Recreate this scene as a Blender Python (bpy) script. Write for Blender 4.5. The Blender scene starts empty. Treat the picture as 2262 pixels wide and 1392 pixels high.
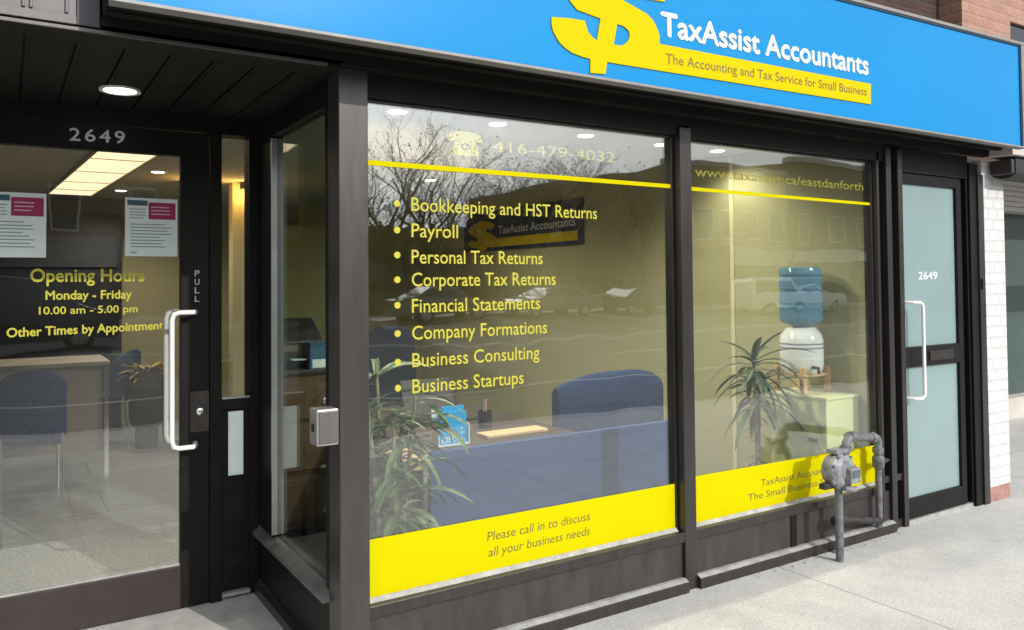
import bpy, bmesh, math, random
from mathutils import Vector, Matrix
random.seed(7)
S = bpy.context.scene
COL = S.collection
R = math.radians

# ------------------------------------------------------------------ camera
W0, H0 = 2262.0, 1392.0
F, YAW, PIT, ROL, SY = 1778.24, 0.563953, 0.024976, -0.009068, -115.19
cd = bpy.data.cameras.new("camera")
cam = bpy.data.objects.new("camera", cd); COL.objects.link(cam); S.camera = cam
fw = Vector((math.sin(YAW) * math.cos(PIT), math.cos(YAW) * math.cos(PIT), math.sin(PIT)))
r_ = Vector((math.cos(YAW), -math.sin(YAW), 0)); u_ = r_.cross(fw)
rr = r_ * math.cos(ROL) + u_ * math.sin(ROL); uu = -r_ * math.sin(ROL) + u_ * math.cos(ROL)
cam.matrix_world = Matrix(((rr.x, uu.x, -fw.x, 0), (rr.y, uu.y, -fw.y, 0), (rr.z, uu.z, -fw.z, 1.5), (0, 0, 0, 1)))
cd.sensor_fit = 'HORIZONTAL'; cd.sensor_width = 36.0
cd.lens = 36.0 * F / W0
cd.shift_x = 0.0; cd.shift_y = SY / W0
cd.clip_start = 0.05; cd.clip_end = 2000

# ------------------------------------------------------------------ sky, sun, exposure
SUN_DIR = Vector((-0.33, 1.13, -0.644)).normalized()      # the way the light travels
SUN_EL = math.asin(-SUN_DIR.z)
to_sun = -SUN_DIR
w = bpy.data.worlds.new("World"); S.world = w; w.use_nodes = True
nt = w.node_tree; nt.nodes.clear()
out = nt.nodes.new('ShaderNodeOutputWorld'); bg = nt.nodes.new('ShaderNodeBackground')
sky = nt.nodes.new('ShaderNodeTexSky'); sky.sky_type = 'NISHITA'; sky.sun_disc = False
sky.sun_elevation = SUN_EL; sky.sun_rotation = math.atan2(to_sun.x, to_sun.y)
sky.dust_density = 4.0; sky.air_density = 1.2; sky.altitude = 80
tc = nt.nodes.new('ShaderNodeTexCoord'); mp = nt.nodes.new('ShaderNodeMapping'); mp.inputs['Scale'].default_value = (1.2, 1.2, 3.5)
cn = nt.nodes.new('ShaderNodeTexNoise'); cn.inputs['Scale'].default_value = 2.2; cn.inputs['Detail'].default_value = 6
cr = nt.nodes.new('ShaderNodeValToRGB'); cr.color_ramp.elements[0].position = 0.30; cr.color_ramp.elements[1].position = 0.50
mx = nt.nodes.new('ShaderNodeMix'); mx.data_type = 'RGBA'
mx.inputs[7].default_value = (9.0, 9.4, 9.8, 1)           # thin bright cloud
L = nt.links
L.new(tc.outputs['Generated'], mp.inputs['Vector']); L.new(mp.outputs['Vector'], cn.inputs['Vector'])
L.new(cn.outputs['Fac'], cr.inputs['Fac']); L.new(cr.outputs['Color'], mx.inputs[0])
L.new(sky.outputs['Color'], mx.inputs[6])
# bright hazy aureole of thin cloud round the sun
nz = nt.nodes.new('ShaderNodeVectorMath'); nz.operation = 'DOT_PRODUCT'; nz.inputs[1].default_value = to_sun
mz = nt.nodes.new('ShaderNodeMath'); mz.operation = 'MAXIMUM'; mz.inputs[1].default_value = 0.0
pw_ = nt.nodes.new('ShaderNodeMath'); pw_.operation = 'POWER'; pw_.inputs[1].default_value = 9.0
sc_ = nt.nodes.new('ShaderNodeVectorMath'); sc_.operation = 'SCALE'; sc_.inputs[0].default_value = (33.0, 34.0, 34.5)
ad_ = nt.nodes.new('ShaderNodeMix'); ad_.data_type = 'RGBA'; ad_.blend_type = 'ADD'; ad_.inputs[0].default_value = 1.0
L.new(tc.outputs['Generated'], nz.inputs[0]); L.new(nz.outputs['Value'], mz.inputs[0]); L.new(mz.outputs[0], pw_.inputs[0])
L.new(pw_.outputs[0], sc_.inputs['Scale']); L.new(mx.outputs[2], ad_.inputs[6]); L.new(sc_.outputs[0], ad_.inputs[7])
L.new(ad_.outputs[2], bg.inputs['Color'])
bg.inputs['Strength'].default_value = 0.10
L.new(bg.outputs['Background'], out.inputs['Surface'])

sl = bpy.data.lights.new("sun", 'SUN'); sl.energy = 2.7; sl.angle = R(0.6); sl.color = (1.0, 0.97, 0.93)
so = bpy.data.objects.new("sun", sl); COL.objects.link(so)
so.rotation_euler = SUN_DIR.to_track_quat('-Z', 'Y').to_euler(); so.location = (6, -20, 14)

S.view_settings.view_transform = 'Standard'; S.view_settings.look = 'None'
S.view_settings.exposure = 0.0; S.view_settings.gamma = 1.0; S.view_settings.use_curve_mapping = False
S.render.engine = 'CYCLES'
S.cycles.max_bounces = 10; S.cycles.transparent_max_bounces = 24; S.cycles.glossy_bounces = 5
S.cycles.diffuse_bounces = 4; S.cycles.sample_clamp_indirect = 6.0; S.cycles.caustics_reflective = False
S.cycles.use_denoising = True

# ------------------------------------------------------------------ materials
def new_mat(name):
    m = bpy.data.materials.new(name); m.use_nodes = True
    n = m.node_tree.nodes
    return m, m.node_tree, n['Principled BSDF']

def mat(name, col, rough=0.5, metal=0.0, spec=0.5, var=0.0, vscale=8.0, bump=0.0, bscale=60.0, emit=None, estr=0.0,
        rvar=0.0, stretch=(1, 1, 1), col2=None, coat=0.0, trans=0.0, ior=1.45):
    m, t, p = new_mat(name)
    c = (*col, 1)
    p.inputs['Base Color'].default_value = c; p.inputs['Roughness'].default_value = rough
    p.inputs['Metallic'].default_value = metal; p.inputs['Specular IOR Level'].default_value = spec
    p.inputs['Coat Weight'].default_value = coat; p.inputs['Transmission Weight'].default_value = trans
    p.inputs['IOR'].default_value = ior
    if emit: p.inputs['Emission Color'].default_value = (*emit, 1); p.inputs['Emission Strength'].default_value = estr
    if var or bump or rvar or col2:
        tcn = t.nodes.new('ShaderNodeTexCoord'); mpn = t.nodes.new('ShaderNodeMapping')
        mpn.inputs['Scale'].default_value = stretch
        t.links.new(tcn.outputs['Object'], mpn.inputs['Vector'])
    if var or col2 or rvar:
        n = t.nodes.new('ShaderNodeTexNoise'); n.inputs['Scale'].default_value = vscale; n.inputs['Detail'].default_value = 6
        n.inputs['Roughness'].default_value = 0.65
        t.links.new(mpn.outputs['Vector'], n.inputs['Vector'])
        if var or col2:
            q = t.nodes.new('ShaderNodeValToRGB'); q.color_ramp.elements[0].position = 0.3; q.color_ramp.elements[1].position = 0.7
            a = [max(0, x * (1 - var)) for x in col]; b = [min(1, x * (1 + var)) for x in (col2 or col)]
            q.color_ramp.elements[0].color = (*a, 1); q.color_ramp.elements[1].color = (*b, 1)
            t.links.new(n.outputs['Fac'], q.inputs['Fac']); t.links.new(q.outputs['Color'], p.inputs['Base Color'])
        if rvar:
            mr = t.nodes.new('ShaderNodeMapRange'); mr.inputs['To Min'].default_value = max(0.02, rough - rvar); mr.inputs['To Max'].default_value = rough + rvar
            t.links.new(n.outputs['Fac'], mr.inputs['Value']); t.links.new(mr.outputs['Result'], p.inputs['Roughness'])
    if bump:
        n2 = t.nodes.new('ShaderNodeTexNoise'); n2.inputs['Scale'].default_value = bscale; n2.inputs['Detail'].default_value = 4
        bn = t.nodes.new('ShaderNodeBump'); bn.inputs['Strength'].default_value = bump; bn.inputs['Distance'].default_value = 0.01
        t.links.new(mpn.outputs['Vector'], n2.inputs['Vector'])
        t.links.new(n2.outputs['Fac'], bn.inputs['Height']); t.links.new(bn.outputs['Normal'], p.inputs['Normal'])
    return m

def glass_mat(name, tint, base=0.09, k=1.0, wav=0.008):
    m = bpy.data.materials.new(name); m.use_nodes = True
    t = m.node_tree; t.nodes.clear()
    o = t.nodes.new('ShaderNodeOutputMaterial'); mixn = t.nodes.new('ShaderNodeMixShader')
    tr = t.nodes.new('ShaderNodeBsdfTransparent'); gl = t.nodes.new('ShaderNodeBsdfGlossy')
    tr.inputs['Color'].default_value = (*tint, 1); gl.inputs['Color'].default_value = (1, 1, 1, 1); gl.inputs['Roughness'].default_value = 0.013
    fr = t.nodes.new('ShaderNodeFresnel')
    ge = t.nodes.new('ShaderNodeNewGeometry'); io = t.nodes.new('ShaderNodeMapRange')        # same reflectance from either side of a face
    io.inputs['To Min'].default_value = 1.5; io.inputs['To Max'].default_value = 1 / 1.5
    t.links.new(ge.outputs['Backfacing'], io.inputs['Value']); t.links.new(io.outputs[0], fr.inputs['IOR'])
    ma = t.nodes.new('ShaderNodeMath'); ma.operation = 'MULTIPLY_ADD'; ma.inputs[1].default_value = k; ma.inputs[2].default_value = base
    ma.use_clamp = True
    tcn = t.nodes.new('ShaderNodeTexCoord'); n = t.nodes.new('ShaderNodeTexNoise'); n.inputs['Scale'].default_value = 1.3
    b = t.nodes.new('ShaderNodeBump'); b.inputs['Strength'].default_value = wav; b.inputs['Distance'].default_value = 0.5
    t.links.new(tcn.outputs['Object'], n.inputs['Vector']); t.links.new(n.outputs['Fac'], b.inputs['Height'])
    t.links.new(b.outputs['Normal'], gl.inputs['Normal'])
    t.links.new(fr.outputs['Fac'], ma.inputs[0]); t.links.new(ma.outputs[0], mixn.inputs[0])
    t.links.new(tr.outputs[0], mixn.inputs[1]); t.links.new(gl.outputs[0], mixn.inputs[2]); t.links.new(mixn.outputs[0], o.inputs['Surface'])
    return m

def brick_mat(name, c1, c2, mortar, sx=0.21, sz=0.073, axis='XZ', var=0.25, bump=0.6, ms=0.012, rough=0.85):
    m, t, p = new_mat(name)
    tcn = t.nodes.new('ShaderNodeTexCoord'); sp = t.nodes.new('ShaderNodeSeparateXYZ'); cb = t.nodes.new('ShaderNodeCombineXYZ')
    t.links.new(tcn.outputs['Object'], sp.inputs[0])
    ad = t.nodes.new('ShaderNodeMath'); ad.operation = 'ADD'
    t.links.new(sp.outputs['X'], ad.inputs[0]); t.links.new(sp.outputs['Y'], ad.inputs[1])
    t.links.new(ad.outputs[0], cb.inputs['X']); t.links.new(sp.outputs['Z'], cb.inputs['Y'])
    br = t.nodes.new('ShaderNodeTexBrick'); br.inputs['Scale'].default_value = 1.0
    br.inputs['Brick Width'].default_value = sx; br.inputs['Row Height'].default_value = sz; br.inputs['Mortar Size'].default_value = ms
    br.inputs['Mortar Smooth'].default_value = 0.4
    br.inputs['Color1'].default_value = (*c1, 1); br.inputs['Color2'].default_value = (*c2, 1); br.inputs['Mortar'].default_value = (*mortar, 1)
    t.links.new(cb.outputs[0], br.inputs['Vector'])
    n = t.nodes.new('ShaderNodeTexNoise'); n.inputs['Scale'].default_value = 18; n.inputs['Detail'].default_value = 6
    t.links.new(tcn.outputs['Object'], n.inputs['Vector'])
    hsv = t.nodes.new('ShaderNodeHueSaturation')
    mr = t.nodes.new('ShaderNodeMapRange'); mr.inputs['To Min'].default_value = 1 - var; mr.inputs['To Max'].default_value = 1 + var
    t.links.new(n.outputs['Fac'], mr.inputs['Value']); t.links.new(mr.outputs[0], hsv.inputs['Value'])
    t.links.new(br.outputs['Color'], hsv.inputs['Color']); t.links.new(hsv.outputs['Color'], p.inputs['Base Color'])
    bn = t.nodes.new('ShaderNodeBump'); bn.inputs['Strength'].default_value = bump; bn.inputs['Distance'].default_value = 0.006; bn.invert = True
    t.links.new(br.outputs['Fac'], bn.inputs['Height']); t.links.new(bn.outputs['Normal'], p.inputs['Normal'])
    p.inputs['Roughness'].default_value = rough
    return m

def concrete_mat():
    m, t, p = new_mat("sidewalk_concrete")
    N = t.nodes.new; K = t.links.new
    tcn = N('ShaderNodeTexCoord')
    def noise(sc, det=5, ro=0.6):
        n = N('ShaderNodeTexNoise'); n.inputs['Scale'].default_value = sc; n.inputs['Detail'].default_value = det; n.inputs['Roughness'].default_value = ro
        K(tcn.outputs['Object'], n.inputs['Vector']); return n
    big, mid, fine = noise(0.9, 4), noise(7, 8, 0.8), noise(75, 4, 0.8)
    r1 = N('ShaderNodeValToRGB'); r1.color_ramp.elements[0].position = 0.3; r1.color_ramp.elements[1].position = 0.7
    r1.color_ramp.elements[0].color = (0.45, 0.437, 0.42, 1); r1.color_ramp.elements[1].color = (0.67, 0.655, 0.635, 1)
    a = N('ShaderNodeMath'); a.operation = 'MULTIPLY_ADD'; a.inputs[1].default_value = 0.5
    K(mid.outputs['Fac'], a.inputs[0])
    b = N('ShaderNodeMath'); b.operation = 'MULTIPLY'; b.inputs[1].default_value = 0.5; K(big.outputs['Fac'], b.inputs[0]); K(b.outputs[0], a.inputs[2])
    K(a.outputs[0], r1.inputs['Fac'])
    r2 = N('ShaderNodeValToRGB'); r2.color_ramp.elements[0].position = 0.28; r2.color_ramp.elements[1].position = 0.62
    r2.color_ramp.elements[0].color = (0.42, 0.41, 0.40, 1); r2.color_ramp.elements[1].color = (1.08, 1.08, 1.08, 1)
    K(fine.outputs['Fac'], r2.inputs['Fac'])
    mu = N('ShaderNodeMix'); mu.data_type = 'RGBA'; mu.blend_type = 'MULTIPLY'; mu.inputs[0].default_value = 0.6
    K(r1.outputs['Color'], mu.inputs[6]); K(r2.outputs['Color'], mu.inputs[7])
    # joints every 1.52 m along x, at x = 3.45, slightly wandering
    sp = N('ShaderNodeSeparateXYZ'); K(tcn.outputs['Object'], sp.inputs[0])
    wob = N('ShaderNodeMath'); wob.operation = 'MULTIPLY_ADD'; wob.inputs[1].default_value = 0.012; K(mid.outputs['Fac'], wob.inputs[0]); K(sp.outputs['X'], wob.inputs[2])
    def joint(src, off, period, width):
        o = N('ShaderNodeMath'); o.operation = 'SUBTRACT'; o.inputs[1].default_value = off; K(src, o.inputs[0])
        q = N('ShaderNodeMath'); q.operation = 'PINGPONG'; q.inputs[1].default_value = period / 2; K(o.outputs[0], q.inputs[0])
        c = N('ShaderNodeMath'); c.operation = 'LESS_THAN'; c.inputs[1].default_value = width; K(q.outputs[0], c.inputs[0]); return c
    jx = joint(wob.outputs[0], 3.45, 3.04, 0.0042); jy = joint(sp.outputs['Y'], 0.4, 3.2, 0.004)
    jm = N('ShaderNodeMath'); jm.operation = 'MAXIMUM'; K(jx.outputs[0], jm.inputs[0]); K(jy.outputs[0], jm.inputs[1])
    dk = N('ShaderNodeMix'); dk.data_type = 'RGBA'; dk.inputs[7].default_value = (0.20, 0.18, 0.165, 1)
    js = N('ShaderNodeMath'); js.operation = 'MULTIPLY'; js.inputs[1].default_value = 0.75; K(jm.outputs[0], js.inputs[0])
    K(js.outputs[0], dk.inputs[0]); K(mu.outputs[2], dk.inputs[6])
    # blots of old gum and grime
    v = N('ShaderNodeTexVoronoi'); v.inputs['Scale'].default_value = 2.3; v.inputs['Randomness'].default_value = 1.0
    K(tcn.outputs['Object'], v.inputs['Vector'])
    lt = N('ShaderNodeMapRange'); lt.inputs['From Min'].default_value = 0.045; lt.inputs['From Max'].default_value = 0.03
    lt.inputs['To Min'].default_value = 0.0; lt.inputs['To Max'].default_value = 0.5; K(v.outputs['Distance'], lt.inputs['Value'])
    gm = N('ShaderNodeMix'); gm.data_type = 'RGBA'; gm.inputs[7].default_value = (0.22, 0.20, 0.19, 1)
    K(lt.outputs[0], gm.inputs[0]); K(dk.outputs[2], gm.inputs[6])
    K(gm.outputs[2], p.inputs['Base Color'])
    bn = N('ShaderNodeBump'); bn.inputs['Strength'].default_value = 0.5; bn.inputs['Distance'].default_value = 0.004
    K(fine.outputs['Fac'], bn.inputs['Height']); K(bn.outputs['Normal'], p.inputs['Normal'])
    p.inputs['Roughness'].default_value = 0.9; p.inputs['Specular IOR Level'].default_value = 0.2
    return m

def tile_mat():
    m, t, p = new_mat("floor_tile")
    N = t.nodes.new; K = t.links.new
    tcn = N('ShaderNodeTexCoord'); br = N('ShaderNodeTexBrick'); br.offset = 0.5
    br.inputs['Scale'].default_value = 1.0; br.inputs['Brick Width'].default_value = 1.2; br.inputs['Row Height'].default_value = 0.6
    br.inputs['Mortar Size'].default_value = 0.006
    br.inputs['Color1'].default_value = (0.19, 0.20, 0.20, 1); br.inputs['Color2'].default_value = (0.245, 0.255, 0.25, 1); br.inputs['Mortar'].default_value = (0.10, 0.10, 0.095, 1)
    K(tcn.outputs['Object'], br.inputs['Vector'])
    mp_ = N('ShaderNodeMapping'); mp_.inputs['Scale'].default_value = (1.0, 6, 1); K(tcn.outputs['Object'], mp_.inputs['Vector'])
    n = N('ShaderNodeTexNoise'); n.inputs['Scale'].default_value = 3; n.inputs['Detail'].default_value = 6; K(mp_.outputs[0], n.inputs['Vector'])
    mr = N('ShaderNodeMapRange'); mr.inputs['To Min'].default_value = 0.65; mr.inputs['To Max'].default_value = 1.35; K(n.outputs['Fac'], mr.inputs['Value'])
    h = N('ShaderNodeHueSaturation'); K(mr.outputs[0], h.inputs['Value']); K(br.outputs['Color'], h.inputs['Color']); K(h.outputs[0], p.inputs['Base Color'])
    p.inputs['Roughness'].default_value = 0.38
    return m

M = {}
M['bronze'] = mat("bronze_aluminium", (0.066, 0.060, 0.058), 0.31, 0.65, 0.5, var=0.18, vscale=5, rvar=0.05, stretch=(6, 6, 0.6))
M['bronze_dark_shaded'] = mat("bronze_dark_shaded", (0.010, 0.009, 0.009), 0.5, 0.1, 0.25, var=0.2, vscale=7)  # dark bronze, base lowered further to deepen the shade under the sign
M['bronze_panel'] = mat("bronze_panel", (0.062, 0.054, 0.051), 0.50, 0.4, 0.4, var=0.25, vscale=4, rvar=0.06, stretch=(3, 3, 1))
M['kick'] = mat("bronze_kick_rail", (0.05, 0.038, 0.036), 0.5, 0.3, 0.4, var=0.15, vscale=6)
M['sill'] = mat("sunlit_sill_metal", (0.38, 0.37, 0.35), 0.5, 0.1, 0.5, var=0.3, vscale=14, rvar=0.1)  # pale base colour carries the sunlit look of the strip tops
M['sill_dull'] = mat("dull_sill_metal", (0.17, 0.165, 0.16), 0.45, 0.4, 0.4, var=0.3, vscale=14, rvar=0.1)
M['silver'] = mat("silver_bead", (0.62, 0.62, 0.62), 0.3, 0.9, 0.5)
M['soffit'] = mat("dark_soffit_shaded", (0.012, 0.011, 0.009), 0.6, 0.0, 0.2, var=0.25, vscale=3)  # base darkened to paint in deeper shade below the overhang
M['clad'] = mat("grey_cladding", (0.13, 0.122, 0.12), 0.45, 0.35, 0.4, var=0.10, vscale=3, stretch=(8, 8, 0.6))
M['clad_shaded'] = mat("shaded_cladding", (0.06, 0.06, 0.066), 0.45, 0.35, 0.4, var=0.12, vscale=3, stretch=(8, 8, 0.6))  # darker copy of the cladding grey, the end panel's shading painted in
M['blue'] = mat("blue_sign_vinyl", (0.0, 0.225, 0.545), 0.26, 0.0, 0.22, var=0.03, vscale=1.2)
M['yellow'] = mat("yellow_vinyl", (0.57, 0.50, 0.001), 0.55, 0.0, 0.03, var=0.02, vscale=2)
M['yellow_sign'] = mat("yellow_sign_vinyl", (0.62, 0.48, 0.004), 0.55, 0.0, 0.03)
M['yellow_text'] = mat("yellow_letter_vinyl", (0.48, 0.44, 0.05), 0.5, 0.0, 0.3)
M['white_vinyl'] = mat("white_vinyl", (0.66, 0.70, 0.72), 0.45)
M['olive_print'] = mat("olive_print", (0.16, 0.13, 0.02), 0.6)
M['alu_trim'] = mat("sign_trim", (0.26, 0.25, 0.24), 0.5, 0.2, 0.3, var=0.15, vscale=9)
M['trim_dark'] = mat("sign_edge_dark", (0.012, 0.03, 0.06), 0.5)
M['glass'] = glass_mat("shop_glass", (0.95, 0.965, 0.945), 0.082, 1.0)
M['glass_door'] = glass_mat("door_glass", (0.95, 0.96, 0.95), 0.05, 1.0)
M['glass_side'] = glass_mat("return_glass", (0.72, 0.79, 0.75), 0.07, 1.0)
M['frost'] = mat("frosted_teal_glass", (0.235, 0.325, 0.325), 0.22, 0.0, 0.6, var=0.05, vscale=1.6)
M['white_brick'] = brick_mat("white_painted_brick", (0.64, 0.63, 0.62), (0.62, 0.61, 0.60), (0.54, 0.53, 0.52), 0.115, 0.073, var=0.08, bump=0.5)
M['red_brick'] = brick_mat("red_brick", (0.062, 0.026, 0.017), (0.042, 0.019, 0.013), (0.05, 0.033, 0.026), 0.2, 0.07)
M['pink_brick'] = brick_mat("pink_brick", (0.40, 0.22, 0.16), (0.34, 0.18, 0.13), (0.36, 0.22, 0.17), 0.2, 0.07, var=0.3)
M['bare_brick'] = mat("bare_pink_brick", (0.34, 0.19, 0.16), 0.9, var=0.25, vscale=20)
M['concrete'] = concrete_mat()
M['alcove'] = mat("alcove_concrete", (0.50, 0.48, 0.45), 0.9, 0, 0.2, var=0.16, vscale=9, bump=0.3, bscale=120)
M['asphalt'] = mat("asphalt", (0.11, 0.108, 0.10), 0.85, 0, 0.3, var=0.25, vscale=1.2, bump=0.3, bscale=80)
M['kerb'] = mat("kerb_concrete", (0.42, 0.40, 0.38), 0.9, var=0.15, vscale=4)
M['paint'] = mat("road_paint", (0.45, 0.445, 0.42), 0.7, var=0.15, vscale=6)
M['tile'] = tile_mat()
M['olive_wall'] = mat("olive_wall_paint", (0.45, 0.435, 0.25), 0.75, 0, 0.25, var=0.05, vscale=1.5)
M['tan_wall'] = mat("tan_wall_paint", (0.40, 0.36, 0.22), 0.8, 0, 0.2, var=0.05, vscale=1.5)
M['ceil'] = mat("ceiling_paint", (0.50, 0.48, 0.42), 0.9, 0, 0.1, var=0.04, vscale=1)
M['wood'] = mat("light_oak", (0.52, 0.34, 0.19), 0.45, 0, 0.4, var=0.18, vscale=5, stretch=(1, 14, 14))
M['wood_dark'] = mat("dark_walnut", (0.055, 0.042, 0.036), 0.4, 0, 0.4, var=0.25, vscale=4, stretch=(1, 12, 12))
M['panel_fab'] = mat("slate_blue_panel", (0.022, 0.064, 0.185), 0.6, 0, 0.3, var=0.16, vscale=3.5, stretch=(1, 1, 8))
M['navy_fab'] = mat("navy_fabric", (0.026, 0.050, 0.12), 0.85, 0, 0.2, var=0.2, vscale=40)
M['black_pl'] = mat("black_plastic", (0.015, 0.016, 0.02), 0.45)
M['black_fab'] = mat("black_fabric", (0.018, 0.022, 0.035), 0.85, 0, 0.2, var=0.2, vscale=40)
M['chrome'] = mat("chrome", (0.75, 0.75, 0.76), 0.18, 1.0)
M['white_paint'] = mat("white_enamel", (0.84, 0.83, 0.80), 0.3, 0, 0.5)
M['cab'] = mat("pale_lime_laminate", (0.80, 0.84, 0.46), 0.45, 0, 0.4, var=0.04, vscale=2)
M['ceramic'] = mat("white_ceramic", (0.78, 0.82, 0.80), 0.15, 0, 0.5)
M['ceramic_band'] = mat("grey_blue_glaze", (0.30, 0.32, 0.42), 0.2)
M['pine'] = mat("pine_stand", (0.62, 0.42, 0.22), 0.5, var=0.15, vscale=9, stretch=(8, 8, 1))
M['leaf'] = mat("strap_leaf", (0.12, 0.19, 0.085), 0.45, 0, 0.4, var=0.5, vscale=11)
M['leaf_dark'] = mat("dark_strap_leaf", (0.10, 0.145, 0.08), 0.45, 0, 0.4, var=0.5, vscale=11)
M['cane'] = mat("plant_cane", (0.30, 0.30, 0.17), 0.6, var=0.3, vscale=30)
M['cane_grey'] = mat("grey_cane", (0.17, 0.16, 0.12), 0.8, var=0.3, vscale=30)
M['soil'] = mat("potting_soil", (0.05, 0.04, 0.03), 0.95)
M['pot'] = mat("dark_pot", (0.03, 0.032, 0.03), 0.5)
M['greige'] = mat("greige_laminate", (0.33, 0.29, 0.245), 0.5, 0, 0.3, var=0.12, vscale=4, stretch=(1, 10, 10))
M['mat'] = mat("entrance_mat", (0.36, 0.37, 0.36), 0.95, 0, 0.1, var=0.35, vscale=60, bump=0.5, bscale=160)
M['walnut'] = mat("brown_veneer", (0.13, 0.075, 0.042), 0.5, 0, 0.3, var=0.2, vscale=5, stretch=(1, 12, 12))
M['slate_blue'] = mat("dusky_blue_card", (0.05, 0.12, 0.22), 0.6)
M['amber'] = mat("amber_foliage", (0.40, 0.28, 0.07), 0.6, var=0.3, vscale=14)
M['paper'] = mat("white_paper", (0.66, 0.74, 0.74), 0.8, var=0.03, vscale=12)
M['paper_w'] = mat("white_plate", (0.74, 0.80, 0.82), 0.6, var=0.04, vscale=12)
M['crimson'] = mat("crimson_print", (0.30, 0.025, 0.09), 0.7)
M['slate_print'] = mat("slate_print", (0.05, 0.11, 0.15), 0.7)
M['ink'] = mat("grey_ink", (0.22, 0.26, 0.27), 0.8)
M['pinkish'] = mat("pale_pink_print", (0.68, 0.42, 0.48), 0.8)
M['cyan'] = mat("cyan_print", (0.0, 0.38, 0.80), 0.5, var=0.05)
M['meter_grey'] = mat("grey_meter_paint", (0.22, 0.225, 0.24), 0.48, 0.1, 0.4, var=0.45, vscale=22, bump=0.15, bscale=90)
M['pipe_grey'] = mat("grey_pipe_paint", (0.15, 0.153, 0.165), 0.5, 0.15, 0.4, var=0.45, vscale=20, bump=0.2, bscale=70)
M['iron'] = mat("rusty_iron", (0.045, 0.040, 0.040), 0.7, 0.2, 0.4, var=0.5, vscale=18)
M['dial'] = mat("dial_face", (0.10, 0.115, 0.125), 0.25)
M['steel_box'] = mat("brushed_steel", (0.50, 0.47, 0.47), 0.38, 0.7, 0.5, var=0.2, vscale=12)
M['lamp_emit'] = mat("lamp_diffuser", (0.9, 0.9, 0.9), 0.5, emit=(1.0, 0.97, 0.92), estr=6.0)
M['spot_emit'] = mat("spot_diffuser", (0.9, 0.9, 0.85), 0.5, emit=(1.0, 0.94, 0.82), estr=4.0)
M['panel_emit'] = mat("fluorescent_diffuser", (0.9, 0.85, 0.7), 0.5, emit=(1.0, 0.80, 0.52), estr=1.5, col2=None)
M['green_wall'] = mat("dark_green_panel", (0.055, 0.085, 0.075), 0.55, var=0.15, vscale=2)
M['grey_shutter'] = mat("grey_shutter", (0.42, 0.42, 0.39), 0.6, 0.2, var=0.12, vscale=6)
M['charcoal'] = mat("charcoal_metal", (0.03, 0.03, 0.03), 0.5, 0.3)
M['beige_trim'] = mat("beige_trim", (0.55, 0.48, 0.44), 0.7, var=0.12, vscale=8)
M['pave'] = mat("pink_paving", (0.55, 0.50, 0.46), 0.9, var=0.15, vscale=5, bump=0.3, bscale=100)
M['bark'] = mat("grey_bark", (0.10, 0.085, 0.07), 0.95, var=0.3, vscale=14)
M['bud'] = mat("spring_foliage", (0.095, 0.10, 0.045), 0.8, var=0.4, vscale=2)
M['ob_brick'] = brick_mat("brown_brick", (0.17, 0.12, 0.075), (0.14, 0.10, 0.06), (0.20, 0.17, 0.13), 0.22, 0.075)
M['ob_stucco'] = mat("ochre_stucco", (0.30, 0.235, 0.13), 0.9, var=0.1, vscale=2)
M['ob_dark'] = mat("dark_fascia", (0.03, 0.035, 0.045), 0.6)
M['ob_glass'] = mat("dark_window_glass", (0.02, 0.025, 0.03), 0.08, 0.0, 0.8)
M['ob_pale'] = mat("pale_render", (0.55, 0.54, 0.50), 0.8, var=0.06, vscale=2)
M['car_silver'] = mat("silver_car_paint", (0.17, 0.175, 0.18), 0.28, 0.5, 0.5, coat=0.6)
M['car_white'] = mat("white_car_paint", (0.78, 0.78, 0.76), 0.3, 0.0, 0.5, coat=0.6)
M['car_dark'] = mat("navy_car_paint", (0.02, 0.026, 0.04), 0.25, 0.2, 0.5, coat=0.6)
M['tyre'] = mat("tyre_rubber", (0.018, 0.018, 0.018), 0.8)
M['rim'] = mat("wheel_rim", (0.45, 0.45, 0.46), 0.3, 0.8)
M['red_lens'] = mat("red_lens", (0.35, 0.01, 0.01), 0.2)
M['clear_lens'] = mat("clear_lens", (0.6, 0.6, 0.6), 0.1)
def water_mat():
    m, t, p = new_mat("blue_bottle")
    p.inputs['Base Color'].default_value = (0.15, 0.32, 0.47, 1); p.inputs['Roughness'].default_value = 0.08
    p.inputs['Alpha'].default_value = 0.78; p.inputs['Specular IOR Level'].default_value = 0.8
    return m
M['bottle'] = water_mat()

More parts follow.
